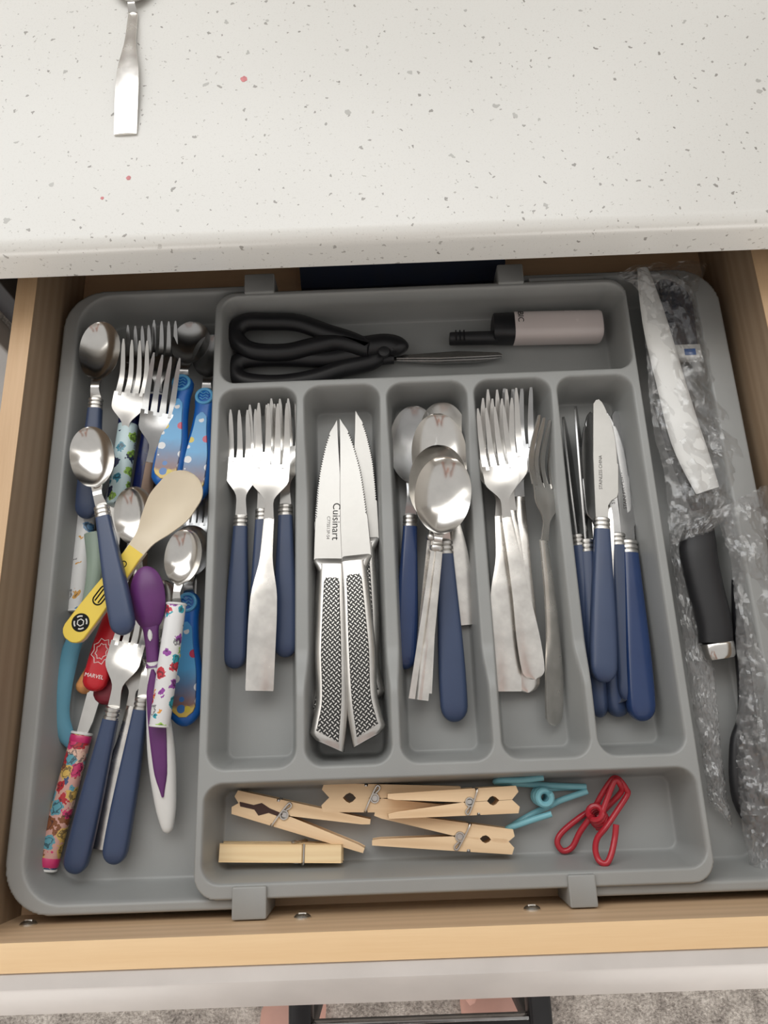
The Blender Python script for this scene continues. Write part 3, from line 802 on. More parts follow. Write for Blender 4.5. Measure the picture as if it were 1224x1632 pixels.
def red_handle(mat):
    mb = MB(); rr = []
    for y in [.0002, .001, .003] + lin(.006, .070, 12):
        e = math.sqrt(max(.01, 1 - max(0, (.0095 - y) / .0095) ** 2))
        rr.append(ell(y, interp([(0, .0098), (.03, .0102), (.07, .0070)], y) * e, .0052 * min(1, e * 1.3), 0, 20, 3))
    mb.rings(rr)
    em = MB()
    star = [(((.0078 if i % 2 else .0060)) * math.cos(2 * PI * i / 16), .031 + (.0105 if i % 2 else .0085) * math.sin(2 * PI * i / 16)) for i in range(16)]
    em.tube([(x, y, .0051) for x, y in star], .00035, 5, True)
    em2 = MB().tube([(x * .62, .031 + (y - .031) * .62, .0051) for x, y in star], .00035, 5, True)
    tx = text_mesh('MARVEL', .0042, 'white_print')
    bl = MB().rings([rib(y, interp([(.068, .0040), (.1, .003), (.13, .008), (.15, .004)], y), .001, .0016) for y in lin(.068, .150, 12)])
    return [('handle', mb, mat, None, None), ('blade', bl, 'steel_shaded', None, None), ('emblem', em, 'white_print', 0, None), ('emblem', em2, 'white_print', 0, None),
            ('lettering', tx, 'white_print', 0, Matrix.Translation((0, .0115, .00525)) @ Matrix.Rotation(PI / 2 * 0, 4, 'Z'))]
rh = red_handle('red_plastic'); kind('red_knife', .150, rh)
kind('dark_red_spoon', .150, [('handle', red_handle('dark_red_plastic')[0][1], 'dark_red_plastic', None, None), ('spoon_bowl', bowl(.068, .150, .004, .0145, .045), 'steel_shaded', None, None)])

# ================================================================== placing the cutlery
G = 'cutlery in the tray'
# fork compartment
place('blue_fork', 'fork', 'blue handled fork against the left wall of the first narrow compartment', 'fork', (374, 1066, .0065), (391, 660, .014))
place('blue_fork', 'fork', 'blue handled fork mostly hidden under the all-steel fork in the first compartment', 'fork', (415, 1052, .0060), (421, 652, .013))
place('blue_fork', 'fork', 'blue handled fork on the right side of the first compartment, beside the all-steel fork', 'fork', (455, 1048, .0065), (455, 642, .016))
place('paddle_fork', 'fork', 'all-steel fork with a wide paddle handle lying on three blue handled forks', 'fork', (413, 1101, .0160), (438, 650, .0280))
# steak knives
place('steak_knife', 'steak_knife', 'steak knife under the lettered steak knife, woven handle edge showing at left', 'knife', (514, 1160, .0075), (534, 690, .0050), 0, None, {'blade': 'steel_shaded'})
place('steak_knife', 'steak_knife', 'steak knife whose serrated bare blade shows rightmost in the steak knife compartment', 'knife', (590, 1130, .0075), (566, 655, .0100), 180)
place('steak_knife', 'steak_knife', 'steak knife lettered Cuisinart on its blade, with a woven black and steel handle', 'knife', (522, 1200, .0225), (538, 670, .0110))
place('steak_knife', 'steak_knife', 'upper steak knife with woven grip lying to the right of the lettered one', 'knife', (589, 1190, .0225), (541, 668, .0125), 180)
# spoons
place('blue_spoon', 'spoon', 'glossy dark blue handled spoon along the left wall of the spoon compartment', 'spoon', (645, 1067, .0065), (661, 648, .0160), 0, None, {'handle': 'blue_shiny', 'spoon_bowl': 'steel_shaded'})
place('paddle_spoon', 'spoon', 'steel spoon whose short flat handle ends right of the blue handle in the spoon compartment', 'spoon', (742, 996, .0050), (702, 642, .0170))
place('blue_spoon', 'spoon', 'blue handled spoon reaching furthest forward in the spoon compartment', 'spoon', (725, 1151, .0075), (696, 660, .0215))
place('collar_spoon', 'spoon', 'steel spoon nested directly under the topmost spoon of the spoon compartment', 'spoon', (672, 1104, .0120), (702, 710, .0290))
place('collar_spoon', 'spoon', 'topmost all-steel spoon with a collared ridged handle in the spoon compartment', 'spoon', (667, 1115, .0170), (713, 728, .0385), 6)
# forks, steel
place('round_fork', 'fork', 'steel fork lowest in the steel fork compartment, only its far tines showing', 'fork', (838, 1060, .0045), (822, 620, .0140), 0, None, {'fork_head': 'steel_shaded'})
place('round_fork', 'fork', 'steel fork whose rounded handle end peeks out below another rounded handle', 'fork', (842, 1104, .0080), (797, 628, .0210))
place('paddle_fork', 'fork', 'steel fork with a wide square-ended paddle handle in the steel fork compartment', 'fork', (809, 1102, .0110), (790, 642, .0260))
place('round_fork', 'fork', 'topmost steel fork with a rounded handle crossing over the steel fork compartment', 'fork', (853, 1083, .0170), (779, 655, .0350))
place('round_fork', 'fork', 'steel fork turned on its side against the right wall of the steel fork compartment', 'fork', (886, 1157, .0090), (858, 672, .0260), 40)
# table knives
place('blue_knife', 'table_knife', 'blue handled knife standing on edge, leftmost in the knife compartment', 'knife', (950, 1100, .0060), (899, 665, .0180), 62, None, {'blade': 'steel_shaded'})
place('blue_knife', 'table_knife', 'blue handled knife on edge between the leftmost knife and the topmost knife', 'knife', (957, 1144, .0065), (918, 648, .0200), 66, None, {'blade': 'steel_shaded'})
place('blue_knife', 'table_knife', 'blue handled knife at the bottom under the topmost knife, handle end barely showing', 'knife', (986, 1143, .0055), (938, 656, .0120), -150, None, {'blade': 'steel_shaded'})
place('blue_knife', 'table_knife', 'blue handled knife between the topmost knife and the rightmost knife', 'knife', (1006, 1120, .0110), (966, 655, .0090), 0, None, {'blade': 'steel_shaded'})
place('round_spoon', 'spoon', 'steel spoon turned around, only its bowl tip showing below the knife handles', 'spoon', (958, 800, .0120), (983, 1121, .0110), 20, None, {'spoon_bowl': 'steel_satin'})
place('blue_knife', 'table_knife', 'blue handled knife along the right wall of the knife compartment', 'knife', (1023, 1150, .0130), (986, 655, .0080), 8, None, {'handle': 'blue_shiny', 'blade': 'steel_shaded'})  # blade colour darkened to carry its dark reflection
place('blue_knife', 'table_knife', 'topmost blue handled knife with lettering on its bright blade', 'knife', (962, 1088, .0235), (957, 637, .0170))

# left wing
place('sleeve_fork', 'fork', 'small fork with a navy and mint printed sleeve handle below the upper blue teaspoon', 'fork', (186, 806, .0160), (226, 528, .0120))
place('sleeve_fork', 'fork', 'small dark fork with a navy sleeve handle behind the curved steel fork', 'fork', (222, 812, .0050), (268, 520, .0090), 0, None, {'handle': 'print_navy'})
place('sea_spoon', 'spoon', 'child spoon with a bright blue sea-picture handle, left of its twin', 'spoon', (262, 780, .0200), (310, 514, .0110))
place('sea_spoon', 'spoon', 'child spoon with a bright blue sea-picture handle, half hidden by the centre tray', 'spoon', (306, 802, .0170), (342, 535, .0080))
place('sea_spoon', 'spoon', 'child spoon with a bright blue sea-picture handle lying below the printed white teaspoon', 'spoon', (294, 1158, .0055), (306, 838, .0100))
place('blue_teaspoon', 'teaspoon', 'blue handled teaspoon nearest the back left corner of the left wing', 'spoon', (137, 827, .0160), (163, 514, .0330))
place('paddle_fork', 'fork', 'steel fork leaning beside the upper blue teaspoon in the left wing', 'fork', (163, 925, .0020), (222, 548, .0280))
place('round_fork', 'fork', 'steel fork with a bent brownish handle in the middle of the left wing', 'fork', (205, 985, .0030), (264, 572, .0300), 24, None, {'fork_head': 'steel_shaded', 'handle': 'brown_handle'})
place('sleeve_spoon', 'spoon', 'small utensil with a white line-drawing sleeve handle along the left wall', 'spoon', (122, 975, .0050), (150, 700, .0040), 0, None, {'handle': 'print_lines'})
place('dark_red_spoon', 'spoon', 'dark red handled spoon under the bright red handle in the left wing', 'spoon', (168, 1124, .0055), (226, 800, .0040))
place('round_spoon', 'spoon', 'steel spoon with a broad bright bowl above the purple spoon in the left wing', 'spoon', (232, 1090, .0060), (212, 776, .0250))
place('red_knife', 'child_knife', 'child knife with a bright red printed handle under the yellow handle', 'knife', (147, 1102, .0140), (232, 815, .0140))
place('paddle_fork', 'fork', 'steel fork with an engraved handle between the two lowest blue handles', 'fork', (158, 1354, .0010), (240, 975, .0120), 0)
place('blue_fork', 'fork', 'blue handled fork lowest in the left wing, beside the pink printed handle', 'fork', (117, 1393, .0070), (224, 948, .0200))
place('blue_spoon', 'spoon', 'blue handled spoon right of the lowest blue fork in the left wing', 'spoon', (180, 1378, .0080), (262, 925, .0130))
place('sleeve_knife', 'child_knife', 'small knife with a pink colourful sleeve handle in the front left corner', 'knife', (73, 1386, .0060), (165, 1040, .0040))
place('round_fork', 'fork', 'dark steel fork half hidden against the centre tray beside the printed white teaspoon', 'fork', (296, 1080, .0000), (318, 770, .0060), 0, None, {'fork_head': 'steel_shaded', 'handle': 'steel_shaded'})
place('yellow_spoon', 'spoon', 'cream spoon with a yellow tool-print handle lying across the left wing', 'spoon', (110, 1021, .0300), (310, 757, .0420))
place('purple_spoon', 'spoon', 'purple and white plastic spoon lying face down in the left wing', 'spoon', (268, 1328, .0060), (234, 903, .0330))
place('sleeve_spoon', 'teaspoon', 'teaspoon with a white colourful sleeve handle over the purple spoon', 'spoon', (254, 1158, .0290), (298, 844, .0360))
place('blue_teaspoon', 'teaspoon', 'blue handled teaspoon lying on top of the left wing pile, over the yellow handle', 'spoon', (199, 1012, .0400), (139, 682, .0420))
# fork on the countertop
place('paddle_spoon', 'spoon', 'steel spoon on the white countertop, its bowl cut off by the frame', 'spoon', (199, 212, CT_T + .0022), (218, -82, CT_T + .0042))

# translucent bent baby spoon
pts = smooth_path([P(148, 850, .010), P(150, 905, .012), P(138, 970, .012), P(112, 1040, .010), P(98, 1100, .009), P(96, 1150, .006), P(116, 1190, .003)], 8)
n = len(pts); rs = [interp([(0, .0062), (.3, .0046), (.6, .0068), (.85, .0066), (1, .0030)], i / (n - 1)) for i in range(n)]
bs_ = empty('baby_spoon', P(116, 1190, .0)); tag(bs_, 'translucent blue bent baby spoon along the left wall of the tray', 'spoon')
k = int(n * .36)
obj('handle', MB().tube([p - bs_.location for p in pts[k:]], rs[k:], 12, False, .6), 'aqua_rubber', bs_)
obj('spoon_bowl', MB().tube([p - bs_.location for p in pts[:k + 1]], rs[:k + 1], 12, False, .5), 'pale_green_rubber', bs_)
# orange handle end below the red handle
e0, e1 = P(128, 1104, .004), P(165, 1040, .006)
t = empty('child_utensil', e0); tag(t, 'orange printed handle end poking out under the red handle', 'spoon')
obj('handle', MB().tube([(e1 - e0) * q for q in (0, .04, .12, .5, 1)], [.002, .0042, .0055, .0055, .0050], 14, False, .7), 'orange_print', t)

# ------------------------------------------------------------------ scissors and lighter
def plane_pts(pix, z): return [P(x, y, z) for x, y in pix]
sc_ = empty('scissors', P(600, 560, .0)); o0 = sc_.location
tag(sc_, 'black handled kitchen scissors in the long back compartment', 'scissors')
up = [(585, 556), (540, 545), (500, 552), (455, 562), (405, 560), (380, 545), (376, 528), (392, 514), (430, 513), (475, 515), (520, 530), (560, 543)]
lo = [(600, 566), (560, 566), (520, 572), (470, 571), (420, 571), (385, 575), (374, 588), (380, 602), (405, 610), (450, 611), (500, 603), (545, 588), (590, 577)]
for pix, z in ((up, .016), (lo, .010)):
    pts = smooth_path([p - o0 for p in plane_pts(pix, z)], 6, True)
    obj('handle', MB().tube(pts, .0068, 10, True, .9, (0, 0, 1)), 'black_plastic', sc_)
arm = smooth_path([p - o0 for p in plane_pts([(500, 540), (545, 548), (580, 552), (612, 549), (632, 553), (640, 564)], .015)], 6)
obj('shank', MB().tube(arm, [interp([(0, .004), (.5, .0085), (.85, .0085), (1, .003)], i / (len(arm) - 1)) for i in range(len(arm))], 12, False, .7, (0, 0, 1)), 'black_plastic', sc_)
arm = smooth_path([p - o0 for p in plane_pts([(520, 592), (560, 580), (600, 571), (628, 570)], .009)], 6)
obj('shank', MB().tube(arm, [interp([(0, .004), (.5, .0065), (1, .005)], i / (len(arm) - 1)) for i in range(len(arm))], 12, False, .7, (0, 0, 1)), 'black_plastic', sc_)
for pix, z, m in (([(625, 575), (700, 579), (760, 577), (800, 570), (798, 566), (740, 569), (660, 570), (625, 569)], .006, 'steel_shaded'),
                  ([(632, 571), (700, 571), (770, 568), (801, 566), (795, 562), (730, 560), (660, 565), (632, 567)], .0085, 'steel')):
    mb = MB().prism([((P(x, y, z) - o0).x, (P(x, y, z) - o0).y) for x, y in pix], z - .001, z + .0006); obj('blade', mb, m, sc_)
pv = P(612, 560, .02) - o0
obj('pivot', MB().rings([[(pv.x + r * math.cos(a), pv.y + r * math.sin(a), z) for a in lin(0, 2 * PI * 15 / 16, 16)] for r, z in ((.004, .018), (.004, .0205), (.0025, .0212))]), 'black_soft', sc_)

A, B = P(958, 521, .0105), P(818, 524, .0105)
lg = empty('lighter'); yv = (B - A).normalized(); xv = yv.cross(Vector((0, 0, 1))).normalized()
lg.matrix_world = Matrix.Translation(A) @ Matrix((xv, yv, Vector((0, 0, 1)))).transposed().to_4x4(); LB = (B - A).length
tag(lg, 'pale pink multi-purpose lighter with a black nozzle in the back compartment', 'lighter')
body = MB().rings([ell(y, w, h, 0, 24, 3.2) for y, w, h in ((.0, .0095, .0075), (.0008, .0112, .009), (.003, .0118, .0098), (LB, .0118, .0098))])
bo = obj('body', body, 'pink_body', lg)
obj('head', MB().rings([ell(y, w, .0094, 0, 24, 3.4, c) for y, w, c in ((LB, .0112, 0), (LB + .004, .0112, 0), (LB + .0145, .0108, 0), (LB + .0155, .0098, 0))]), 'black_plastic', lg)
obj('nozzle', MB().rings([ell(y, w, .0050, -.001, 16, 3, -.0068) for y, w in ((LB + .012, .0046), (LB + .030, .0045), (LB + .047, .0042), (LB + .048, .0036))]), 'black_soft', lg)
tm = text_mesh('BIC', .0060, 'ink')
l_ = put('lettering', tm, 'ink', bo); l_.matrix_local = Matrix.Translation((.0042, LB - .0042, .00985)) @ Matrix.Rotation(PI, 4, 'Z')
gr = MB()
for i in range(3): gr.box(-.0112, -.0026, LB + .037 + i * .003, LB + .038 + i * .003, .0036, .0043)
obj('groove', gr, 'black_plastic', lg)

# ------------------------------------------------------------------ clothes pegs (local: y along the peg from the mouth, z out of the profile)
LP = .075
def peg_parts(open_=0.):
    dep = .0052
    def leg(sg):
        pts = [(.0004, .0095), (.0004, .0115)]
        prof = [(.0042, .0), (.0003, .0040), (.0003, .0110), (.0022, .0128), (.0030, .0148), (.0022, .0168), (.0003, .0185), (.0003, .0250), (.0012, .0262), (.0017, .0285), (.0012, .0305), (.0004, .0320), (.0036, LP - .004), (.0044, LP), (.0062, LP), (.0066, .045), (.0068, .0248), (.0056, .0247), (.0056, .0228), (.0068, .0227), (.0070, .0008)]
        return MB().prism([(sg * x, y) for x, y in prof][::sg], -dep, dep, .0004)
    sp = MB()
    for z in (-dep - .0006, dep + .0006):
        sp.tube([(.0022 * math.cos(a), .0285 + .0022 * math.sin(a), z) for a in lin(0, 2 * PI * 15 / 16, 16)], .0006, 6, True)
    sp.tube(smooth_path([(-.0026, .0290, dep + .0008), (-.0050, .0312, dep + .0008), (-.0062, .0295, dep + .0008), (.0010, .0258, dep + .0009), (.0064, .0236, dep + .0007), (.0064, .0236, 0), (.0062, .0236, -dep)], 4), .0006, 6)
    sp.tube(smooth_path([(.0026, .0290, -dep - .0008), (.0055, .0305, -dep - .0008), (-.0010, .0258, -dep - .0009), (-.0064, .0236, -dep - .0007), (-.0064, .0236, 0), (-.0062, .0236, dep)], 4), .0006, 6)
    sp.tube([(0, .0285, -dep), (0, .0285, dep)], .0020, 10)
    return [('wooden_leg', leg(1), 'peg_wood', None, None), ('wooden_leg', leg(-1), 'peg_wood', None, None), ('spring', sp, 'steel_satin', None, None)]
kind('peg', LP, peg_parts())
def peg(label, mouth, tail, roll=0, swap=None, spread=0):
    r = place('peg', 'clothes_peg', label, 'clothes peg', mouth, tail, roll, 'wooden clothes pegs in the front compartment', swap)
    if spread:
        for c in r.children:
            if c.name.startswith('wooden_leg'):
                sg = 1 if c.data.vertices[0].co.x > 0 else -1
                c.matrix_local = Matrix.Translation((0, .0285, 0)) @ Matrix.Rotation(-sg * math.radians(spread), 4, 'Z') @ Matrix.Translation((0, -.0285, 0))
    return r
peg('wooden peg lying flat on its side nearest the front left corner', (547, 1358, .0070), (353, 1357, .0070), 90, {'wooden_leg': 'peg_wood_light'})
peg('wooden peg with a darkened mouth, its legs spread, upper left of the flat peg', (376, 1277, .0058), (586, 1331, .0058), 0, None, 2.5)
peg('wooden peg along the back wall of the front compartment', (515, 1270, .0058), (733, 1273, .0058))
peg('wooden peg resting on the tail of the peg at the back wall', (823, 1273, .0120), (618, 1284, .0180))
peg('wooden peg below the two overlapping pegs, mouth facing right', (816, 1340, .0058), (595, 1318, .0058), 0, None, 2.5)

# wire clips
def wire(name, label, mat, paths, r, coil=None):
    pts0 = P(*coil[0]) if coil else paths[0][0]
    e = empty(name, (pts0.x, pts0.y, .001)); o_ = e.location
    tag(e, label, 'clip')
    for pn, path in paths:
        obj(pn, MB().tube([p - o_ for p in smooth_path([P(*q) for q in path], 6)], r, 10), mat, e)
    if coil:
        c, ax, R, turns, length = P(*coil[0]), coil[1].normalized(), coil[2], coil[3], coil[4]
        a = ax.orthogonal().normalized(); b = ax.cross(a)
        N = turns * 16
        obj('coil', MB().tube([c - o_ + ax * (length * (i / N - .5)) + a * (R * math.cos(2 * PI * i / 16)) + b * (R * math.sin(2 * PI * i / 16)) for i in range(N + 1)], r, 8), mat, e)
    return e
bp = next(o for o in bpy.data.objects if o.get('label', '').startswith('wooden peg with a darkened mouth'))
obj('stain', MB().prism([(-.0008, .003), (.0014, .004), (.0012, .012), (.0036, .015), (.0010, .020), (.0016, .027), (-.0004, .0275), (-.0014, .020), (-.0030, .015), (-.0010, .011)], .0051, .0054), 'burnt', bp)
wire('wire_clip', 'teal plastic-coated wire clip in the front compartment', 'teal_clip', [
    ('upper_wire', [(866, 1239, .017), (830, 1243, .016), (797, 1244, .014), (792, 1247, .009), (830, 1249, .0065), (880, 1252, .006), (934, 1254, .006)]),
    ('grip_wire', [(934, 1256, .003), (900, 1255, .0025), (866, 1258, .0035)]),
    ('lower_wire', [(877, 1284, .0045), (895, 1275, .006), (936, 1261, .007)]),
    ('lower_wire', [(877, 1284, .003), (845, 1299, .004), (812, 1319, .004), (815, 1318, .0075), (850, 1306, .010), (879, 1297, .012)])],
     .0019, ((864, 1270, .010), Vector((.12, -.05, 1)), .0040, 4, .013))
wire('wire_clip', 'red plastic-coated wire clip in the front compartment', 'red_clip', [
    ('grip_loop', [(945, 1290, .004), (925, 1302, .004), (897, 1325, .0035), (888, 1342, .0035), (897, 1356, .0035), (912, 1350, .004), (925, 1325, .006), (945, 1298, .010)]),
    ('jaw_loop', [(947, 1290, .006), (958, 1268, .009), (974, 1244, .012), (982, 1240, .013), (990, 1246, .013), (998, 1258, .012), (1000, 1266, .011), (985, 1290, .011), (966, 1318, .013), (952, 1336, .016), (949, 1355, .020), (955, 1372, .024), (966, 1376, .025), (974, 1362, .024), (980, 1335, .022), (982, 1314, .022)]),
    ('inner_loop', [(958, 1300, .014), (968, 1272, .014), (980, 1244, .015), (988, 1250, .014), (990, 1262, .010), (970, 1284, .006), (952, 1302, .005)])],
     .0018, ((953, 1302, .009), Vector((.35, -.45, -.6)), .0042, 5, .013))

# ------------------------------------------------------------------ right wing: bagged utensils
def ribbon_thing(name, label, cat, spine, ws, ths, mat, part='handle', p=2.6):
    pts = smooth_path([P(*q) for q in spine], 6); n = len(pts); e = empty(name, (pts[0].x, pts[0].y, 0)); tag(e, label, cat)
    rs = [interp([(i / (len(ws) - 1), w) for i, w in enumerate(ws)], i / (n - 1)) for i in range(n)]
    th = [interp([(i / (len(ths) - 1), w) for i, w in enumerate(ths)], i / (n - 1)) for i in range(n)]
    mb = MB(); rings = []
    for i, q in enumerate(pts):
        t_ = (pts[min(i + 1, n - 1)] - pts[max(i - 1, 0)]).normalized(); b = t_.cross(Vector((0, 0, 1))).normalized(); u = b.cross(t_)
        ring = []
        for k in range(16):
            a = 2 * PI * k / 16; c, s = math.cos(a), math.sin(a)
            ring.append(q - e.location + b * (math.copysign(abs(c) ** (2 / p), c) * rs[i]) + u * (math.copysign(abs(s) ** (2 / p), s) * th[i]))
        rings.append(ring)
    mb.rings(rings); obj(part, mb, mat, e)
    return e
ribbon_thing('plastic_knife', 'long white plastic utensil wrapped in clear film in the right wing', 'utensil',
             [(1024, 428, .034), (1048, 530, .032), (1072, 620, .030), (1095, 700, .028), (1128, 782, .024)], [.004, .0095, .0105, .0115, .0085], [.002, .003, .004, .004, .003], 'white_plastic', 'blade', 2.0)
pk = ribbon_thing('packet', 'dark navy packet with a white band standing at the back of the right wing', 'packet',
             [(1072, 440, .022), (1082, 500, .020), (1090, 560, .018)], [.011, .012, .012], [.003, .004, .003], 'navy_cloth', 'sleeve', 4)
c = P(1092, 562, .020) - pk.location
obj('band', MB().box(c.x - .0125, c.x + .0125, c.y - .006, c.y + .005, c.z - .004, c.z + .0035, .0008), 'white_plastic', pk)
obj('band_mark', MB().box(c.x - .002, c.x + .006, c.y - .004, c.y + .001, c.z + .0034, c.z + .0038), 'toy_blue', pk)
ribbon_thing('black_utensil', 'slim black utensil under the white plastic one in the right wing', 'utensil',
             [(1052, 640, .010), (1078, 720, .012), (1105, 790, .014), (1112, 812, .014)], [.006, .006, .0055, .004], [.003, .003, .003, .002], 'black_plastic')
pl = ribbon_thing('paring_knife', 'black soft handled knife with a steel end cap in the right wing', 'knife',
             [(1118, 830, .016), (1112, 875, .016), (1122, 930, .015), (1137, 990, .014), (1140, 1026, .013)], [.0070, .0120, .0115, .0110, .0105], [.006, .0085, .0090, .0090, .0085], 'black_soft', 'handle', 2.4)
a_, b_ = P(1140, 1025, .013) - pl.location, P(1146, 1051, .012) - pl.location
mb = MB(); dv = (b_ - a_).normalized(); bb = dv.cross(Vector((0, 0, 1))).normalized(); uu = bb.cross(dv); rr = []
for t_, w, h in ((0, .0107, .0088), (.06, .0110, .0092), (.75, .0105, .0088), (.95, .0096, .0078), (1, .008, .006)):
    q = a_.lerp(b_, t_); rr.append([q + bb * (math.copysign(abs(math.cos(2 * PI * k / 20)) ** .75, math.cos(2 * PI * k / 20)) * w) + uu * (math.copysign(abs(math.sin(2 * PI * k / 20)) ** .75, math.sin(2 * PI * k / 20)) * h) for k in range(20)])
obj('end_cap', mb.rings(rr), 'steel', pl)
ribbon_thing('black_utensil', 'black plastic utensil inside the big clear bag at the right edge', 'utensil',
             [(1190, 900, .012), (1196, 980, .012), (1192, 1130, .010), (1186, 1190, .010), (1200, 1270, .008), (1228, 1340, .006)], [.010, .012, .006, .009, .013, .005], [.004, .005, .004, .004, .005, .002], 'black_plastic', 'body')

def bag(label, left, right, nx, ny, zs, seed, amp, mat, wobble=.003, arch=.010, sheet2=True):
    """crumpled film spanning between two pixel polylines; zs: base height along the length"""
    rnd = random.Random(seed); e = None
    l = smooth_path([P(x, y, z) for x, y, z in left], 10); r = smooth_path([P(x, y, z) for x, y, z in right], 10)
    folds = [(rnd.uniform(0, 2 * PI), rnd.uniform(.010, .035), rnd.uniform(0, 1), rnd.uniform(.4, 1)) for _ in range(9)]
    e = empty('plastic_bag', (l[len(l) // 2].x, l[len(l) // 2].y, .0)); tag(e, label, 'bag')
    for sheet in range(2 if sheet2 else 1):
        mb = MB(); V = []
        for j in range(ny):
            t = j / (ny - 1); a = l[min(len(l) - 1, int(t * (len(l) - 1)))]; b = r[min(len(r) - 1, int(t * (len(r) - 1)))]
            ta = t * (len(l) - 1); ia = min(int(ta), len(l) - 2); a = l[ia].lerp(l[ia + 1], ta - ia)
            tb = t * (len(r) - 1); ib = min(int(tb), len(r) - 2); b = r[ib].lerp(r[ib + 1], tb - ib)
            for i in range(nx):
                u = i / (nx - 1); p = a.lerp(b, u)
                env = math.sin(PI * min(1, max(0, u))) ** .5
                h = 0
                for an, wl, ph, am in folds:
                    s = (p.x * math.cos(an) + p.y * math.sin(an)) / wl + ph + .25 * math.sin(p.x * 140 + p.y * 90 + an * 3)
                    h += am * (abs(s % 1 - .5) * 4 - 1) * wl / .03
                h *= amp / 3
                if sheet == 0: z = p.z + arch * env + h * (.35 + .65 * env)
                else: z = p.z + arch * .25 * env + h * .5
                q = Vector((p.x + rnd.uniform(-1, 1) * .0006 + wobble * (.5 - abs(u - .5)) * math.sin(p.y * 230 + sheet), p.y + rnd.uniform(-1, 1) * .0006, max(.001 + .0008 * sheet, z + rnd.uniform(-1, 1) * .0005)))
                mb.v.append(tuple(q - e.location))
        for j in range(ny - 1):
            for i in range(nx - 1):
                k = j * nx + i; mb.f.append((k, k + 1, k + nx + 1, k + nx))
        obj('film_sheet', mb, mat, e, 22)
    return e
bag('clear crinkled bag around the white plastic utensil at the back of the right wing',
    [(982, 436, .036), (1020, 470, .034), (1030, 560, .030), (1040, 680, .026), (1060, 760, .022), (1068, 870, .018)],
    [(1128, 420, .026), (1112, 480, .024), (1130, 560, .024), (1168, 680, .022), (1200, 780, .022), (1128, 850, .024)], 34, 100, None, 5, .0042, 'clear_film', .004, .008)
bag('clear crinkled bag lying along the centre tray wall in front of the black knife handle',
    [(1066, 850, .010), (1080, 960, .008), (1100, 1100, .006), (1118, 1200, .004), (1130, 1280, .002)],
    [(1100, 870, .012), (1122, 980, .010), (1140, 1090, .008), (1150, 1200, .006), (1166, 1320, .003)], 22, 90, None, 8, .0030, 'grey_film', .003, .005)
bag('large clear crinkled bag at the right edge of the frame covering a black utensil',
    [(1140, 815, .022), (1165, 900, .020), (1172, 1000, .018), (1178, 1100, .014), (1172, 1200, .012), (1180, 1300, .010), (1196, 1390, .006)],
    [(1222, 775, .030), (1270, 900, .026), (1280, 1000, .024), (1285, 1100, .020), (1285, 1200, .018), (1280, 1300, .014), (1228, 1398, .006)], 34, 130, None, 11, .0042, 'grey_film', .004, .010)

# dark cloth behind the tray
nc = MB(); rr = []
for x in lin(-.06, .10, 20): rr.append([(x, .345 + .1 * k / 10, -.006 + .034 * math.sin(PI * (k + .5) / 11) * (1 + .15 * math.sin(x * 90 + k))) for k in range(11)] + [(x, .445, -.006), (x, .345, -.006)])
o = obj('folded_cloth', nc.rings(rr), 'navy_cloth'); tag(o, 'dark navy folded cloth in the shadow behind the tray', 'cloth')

# ------------------------------------------------------------------ stool and feet below the drawer
ZS = -.48
sl, sr = P(478, 1618, ZS), P(861, 1606, ZS)
stl = empty('step_stool', ((sl.x + sr.x) / 2, sl.y - .1, rug_z)); tag(stl, 'black framed step stool on the carpet below the drawer front', 'stool')
def sbox(n, x0, x1, y0, y1, z0, z1, m, bev=.004):
    l = stl.location; obj(n, MB().box(x0 - l.x, x1 - l.x, y0 - l.y, y1 - l.y, z0 - l.z, z1 - l.z, bev), m, stl)
yb = P(670, 1627, ZS).y
for c in (sl.x, sr.x):
    sbox('side_rail', c - .0135, c + .0135, yb - .035, yb + .16, ZS - .03, ZS, 'black_plastic')
    for yy in (yb - .02, yb + .145): sbox('leg', c - .011, c + .011, yy - .012, yy + .012, rug_z, ZS - .03, 'black_plastic')
sbox('crossbar', sl.x, sr.x, yb - .035, yb - .002, ZS - .03, ZS - .002, 'black_plastic')
sbox('crossbar', sl.x, sr.x, yb + .13, yb + .155, ZS - .03, ZS - .002, 'black_plastic')
sbox('edge_strip', sl.x + .0135, sr.x - .0135, yb - .003, yb + .0005, ZS - .012, ZS - .001, 'steel_shaded', .0005)  # thin steel strip along the inner side of the near crossbar

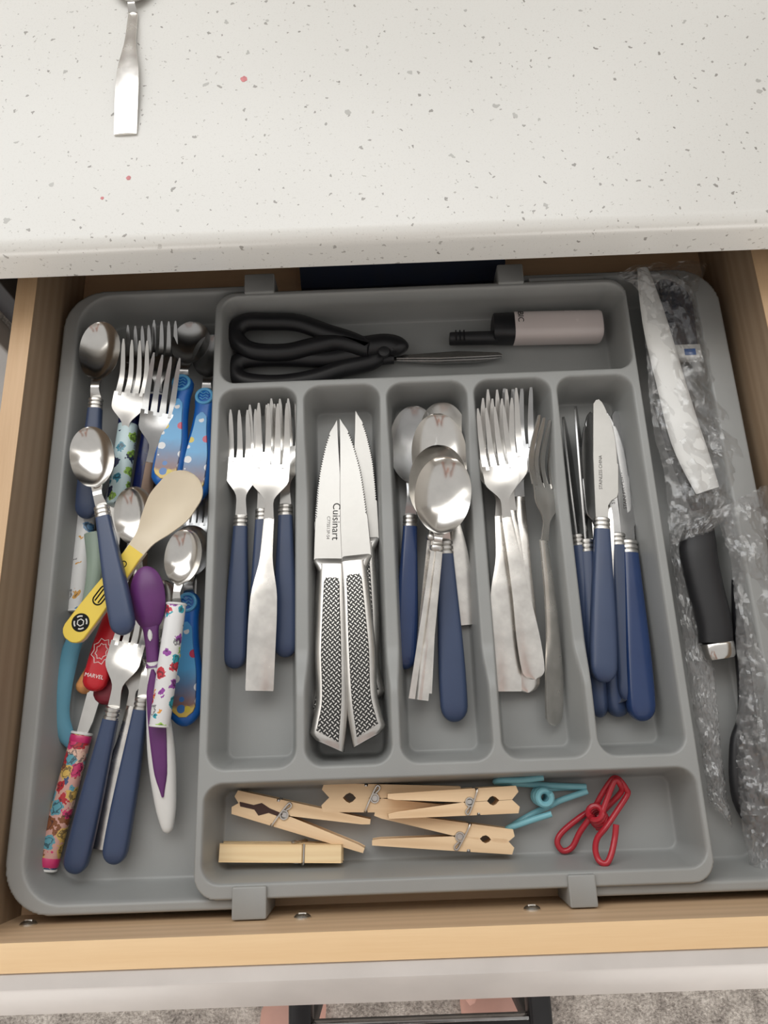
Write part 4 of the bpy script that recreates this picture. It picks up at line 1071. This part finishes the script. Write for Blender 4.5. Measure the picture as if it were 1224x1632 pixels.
pb = MB()
for cx, sg in ((P(470, 1620, rug_z).x, -1), (P(785, 1620, rug_z).x, 1)):
    ty = P(600, 1600, rug_z).y
    rr = []
    for y, w, h, dx in ((-.262, .012, .03, 0), (-.255, .026, .042, 0), (-.235, .033, .062, 0), (-.20, .034, .085, 0), (-.16, .034, .072, .002), (-.11, .041, .052, .004), (-.06, .049, .036, .003), (-.03, .049, .028, 0), (-.012, .044, .020, -.004)):
        rr.append([(cx + sg * dx + p[0], ty + .03 + y, rug_z + h / 2 + p[2]) for p in ell(0, w, h / 2, 0, 18, 2.4)])
    pb.rings(rr)
    for k, (tx, tl, tr) in enumerate(((-.031, .034, .0125), (-.010, .032, .0085), (.007, .026, .0078), (.022, .018, .0072), (.036, .008, .0068))):
        base = Vector((cx + sg * tx, ty - .002 - .018 * (k / 4), rug_z + tr)); tip = base + Vector((0, tl, 0))
        pb.tube([base - Vector((0, .014, 0)), base, base.lerp(tip, .5) + Vector((0, 0, .002)), base.lerp(tip, .85), tip], [tr * .9, tr, tr * .95, tr * .9, tr * .3], 10)
    lg_ = []
    for z, r, yy, dx in ((.06, .036, -.20, 0), (.10, .036, -.205, 0), (.20, .043, -.212, .1), (.30, .054, -.222, .2), (.42, .052, -.205, .3), (.48, .056, -.195, .35), (.60, .068, -.20, .42), (.75, .080, -.205, .45), (.88, .088, -.21, .5)):
        lg_.append([(cx - (cx + .015) * dx + r * math.cos(a), ty + .03 + yy + r * math.sin(a), rug_z + z) for a in lin(0, 2 * PI * 17 / 18, 18)])
    pb.rings(lg_)
PX, PY = -.015, P(600, 1600, rug_z).y - .18
def torso(rows, mb): return mb.rings([[(PX + w * math.cos(a), PY + y + d * math.sin(a), z) for a in lin(0, 2 * PI * 27 / 28, 28)] for z, w, d, y in rows])
rows = [(.00, .165, .105, 0), (.08, .175, .115, 0), (.18, .155, .105, .01), (.30, .150, .100, .03), (.42, .170, .105, .055), (.52, .185, .100, .075), (.58, .170, .085, .09), (.61, .085, .060, .10), (.64, .056, .052, .105), (.70, .052, .052, .12)]
torso(rows, pb)
torso([(.69, .045, .05, .125), (.71, .062, .075, .135), (.75, .072, .092, .14), (.80, .076, .098, .14), (.85, .072, .094, .135), (.89, .052, .070, .13), (.91, .02, .03, .13)], pb)
for sg in (-1, 1):
    sh, el_, wr = Vector((PX + sg * .185, PY + .085, .55)), Vector((PX + sg * .25, PY + .17, .32)), Vector((PX + sg * .115, PY + .40, .50))
    pb.tube([sh, sh.lerp(el_, .5), el_, el_.lerp(wr, .4), wr], [.050, .044, .038, .036, .026], 14)
    hv = (wr - el_).normalized(); hx = hv.cross(Vector((0, 0, 1))).normalized()
    pb.tube([wr, wr + hv * .03, wr + hv * .075], [.026, .036, .034], 12, False, .45)
    for k in range(4):
        b0 = wr + hv * .07 + hx * (-.027 + .018 * k); pb.tube([b0, b0 + hv * .03, b0 + hv * .052 + Vector((0, 0, -.012)), b0 + hv * .06 + Vector((0, 0, -.030))], [.0085, .0085, .0078, .006], 8)
    b0 = wr + hv * .02 - hx * (sg * .03); pb.tube([b0, b0 - hx * sg * .02 + hv * .02, b0 - hx * sg * .026 + hv * .045], [.011, .010, .007], 8)
pe = obj('person', pb, 'skin'); tag(pe, 'person with bare feet standing behind the black stool below the drawer', 'person')
obj('shirt', torso([(.03, .192, .130, 0), (.18, .178, .125, .01), (.30, .170, .118, .03), (.42, .188, .120, .055), (.53, .200, .115, .077), (.59, .175, .095, .09), (.625, .078, .066, .10)], MB()), 'shirt_cloth', pe)
for sg in (-1, 1):
    sh, el_ = Vector((PX + sg * .180, PY + .085, .56)), Vector((PX + sg * .25, PY + .17, .32))
    obj('sleeve', MB().tube([sh, sh.lerp(el_, .3), sh.lerp(el_, .6)], [.062, .060, .058], 16), 'shirt_cloth', pe)
    obj('shorts_leg', MB().rings([[(PX + sg * (.088 + o_) + r * math.cos(a), PY + r * math.sin(a) * 1.05, z) for a in lin(0, 2 * PI * 19 / 20, 20)] for z, r, o_ in ((.08, .098, 0), (-.05, .098, .005), (-.20, .092, .012))]), 'shorts_cloth', pe)
obj('hair', torso([(.74, .079, .060, .09), (.80, .083, .080, .105), (.86, .080, .098, .125), (.90, .060, .080, .125), (.925, .02, .03, .12)], MB()), 'hair_brown', pe)
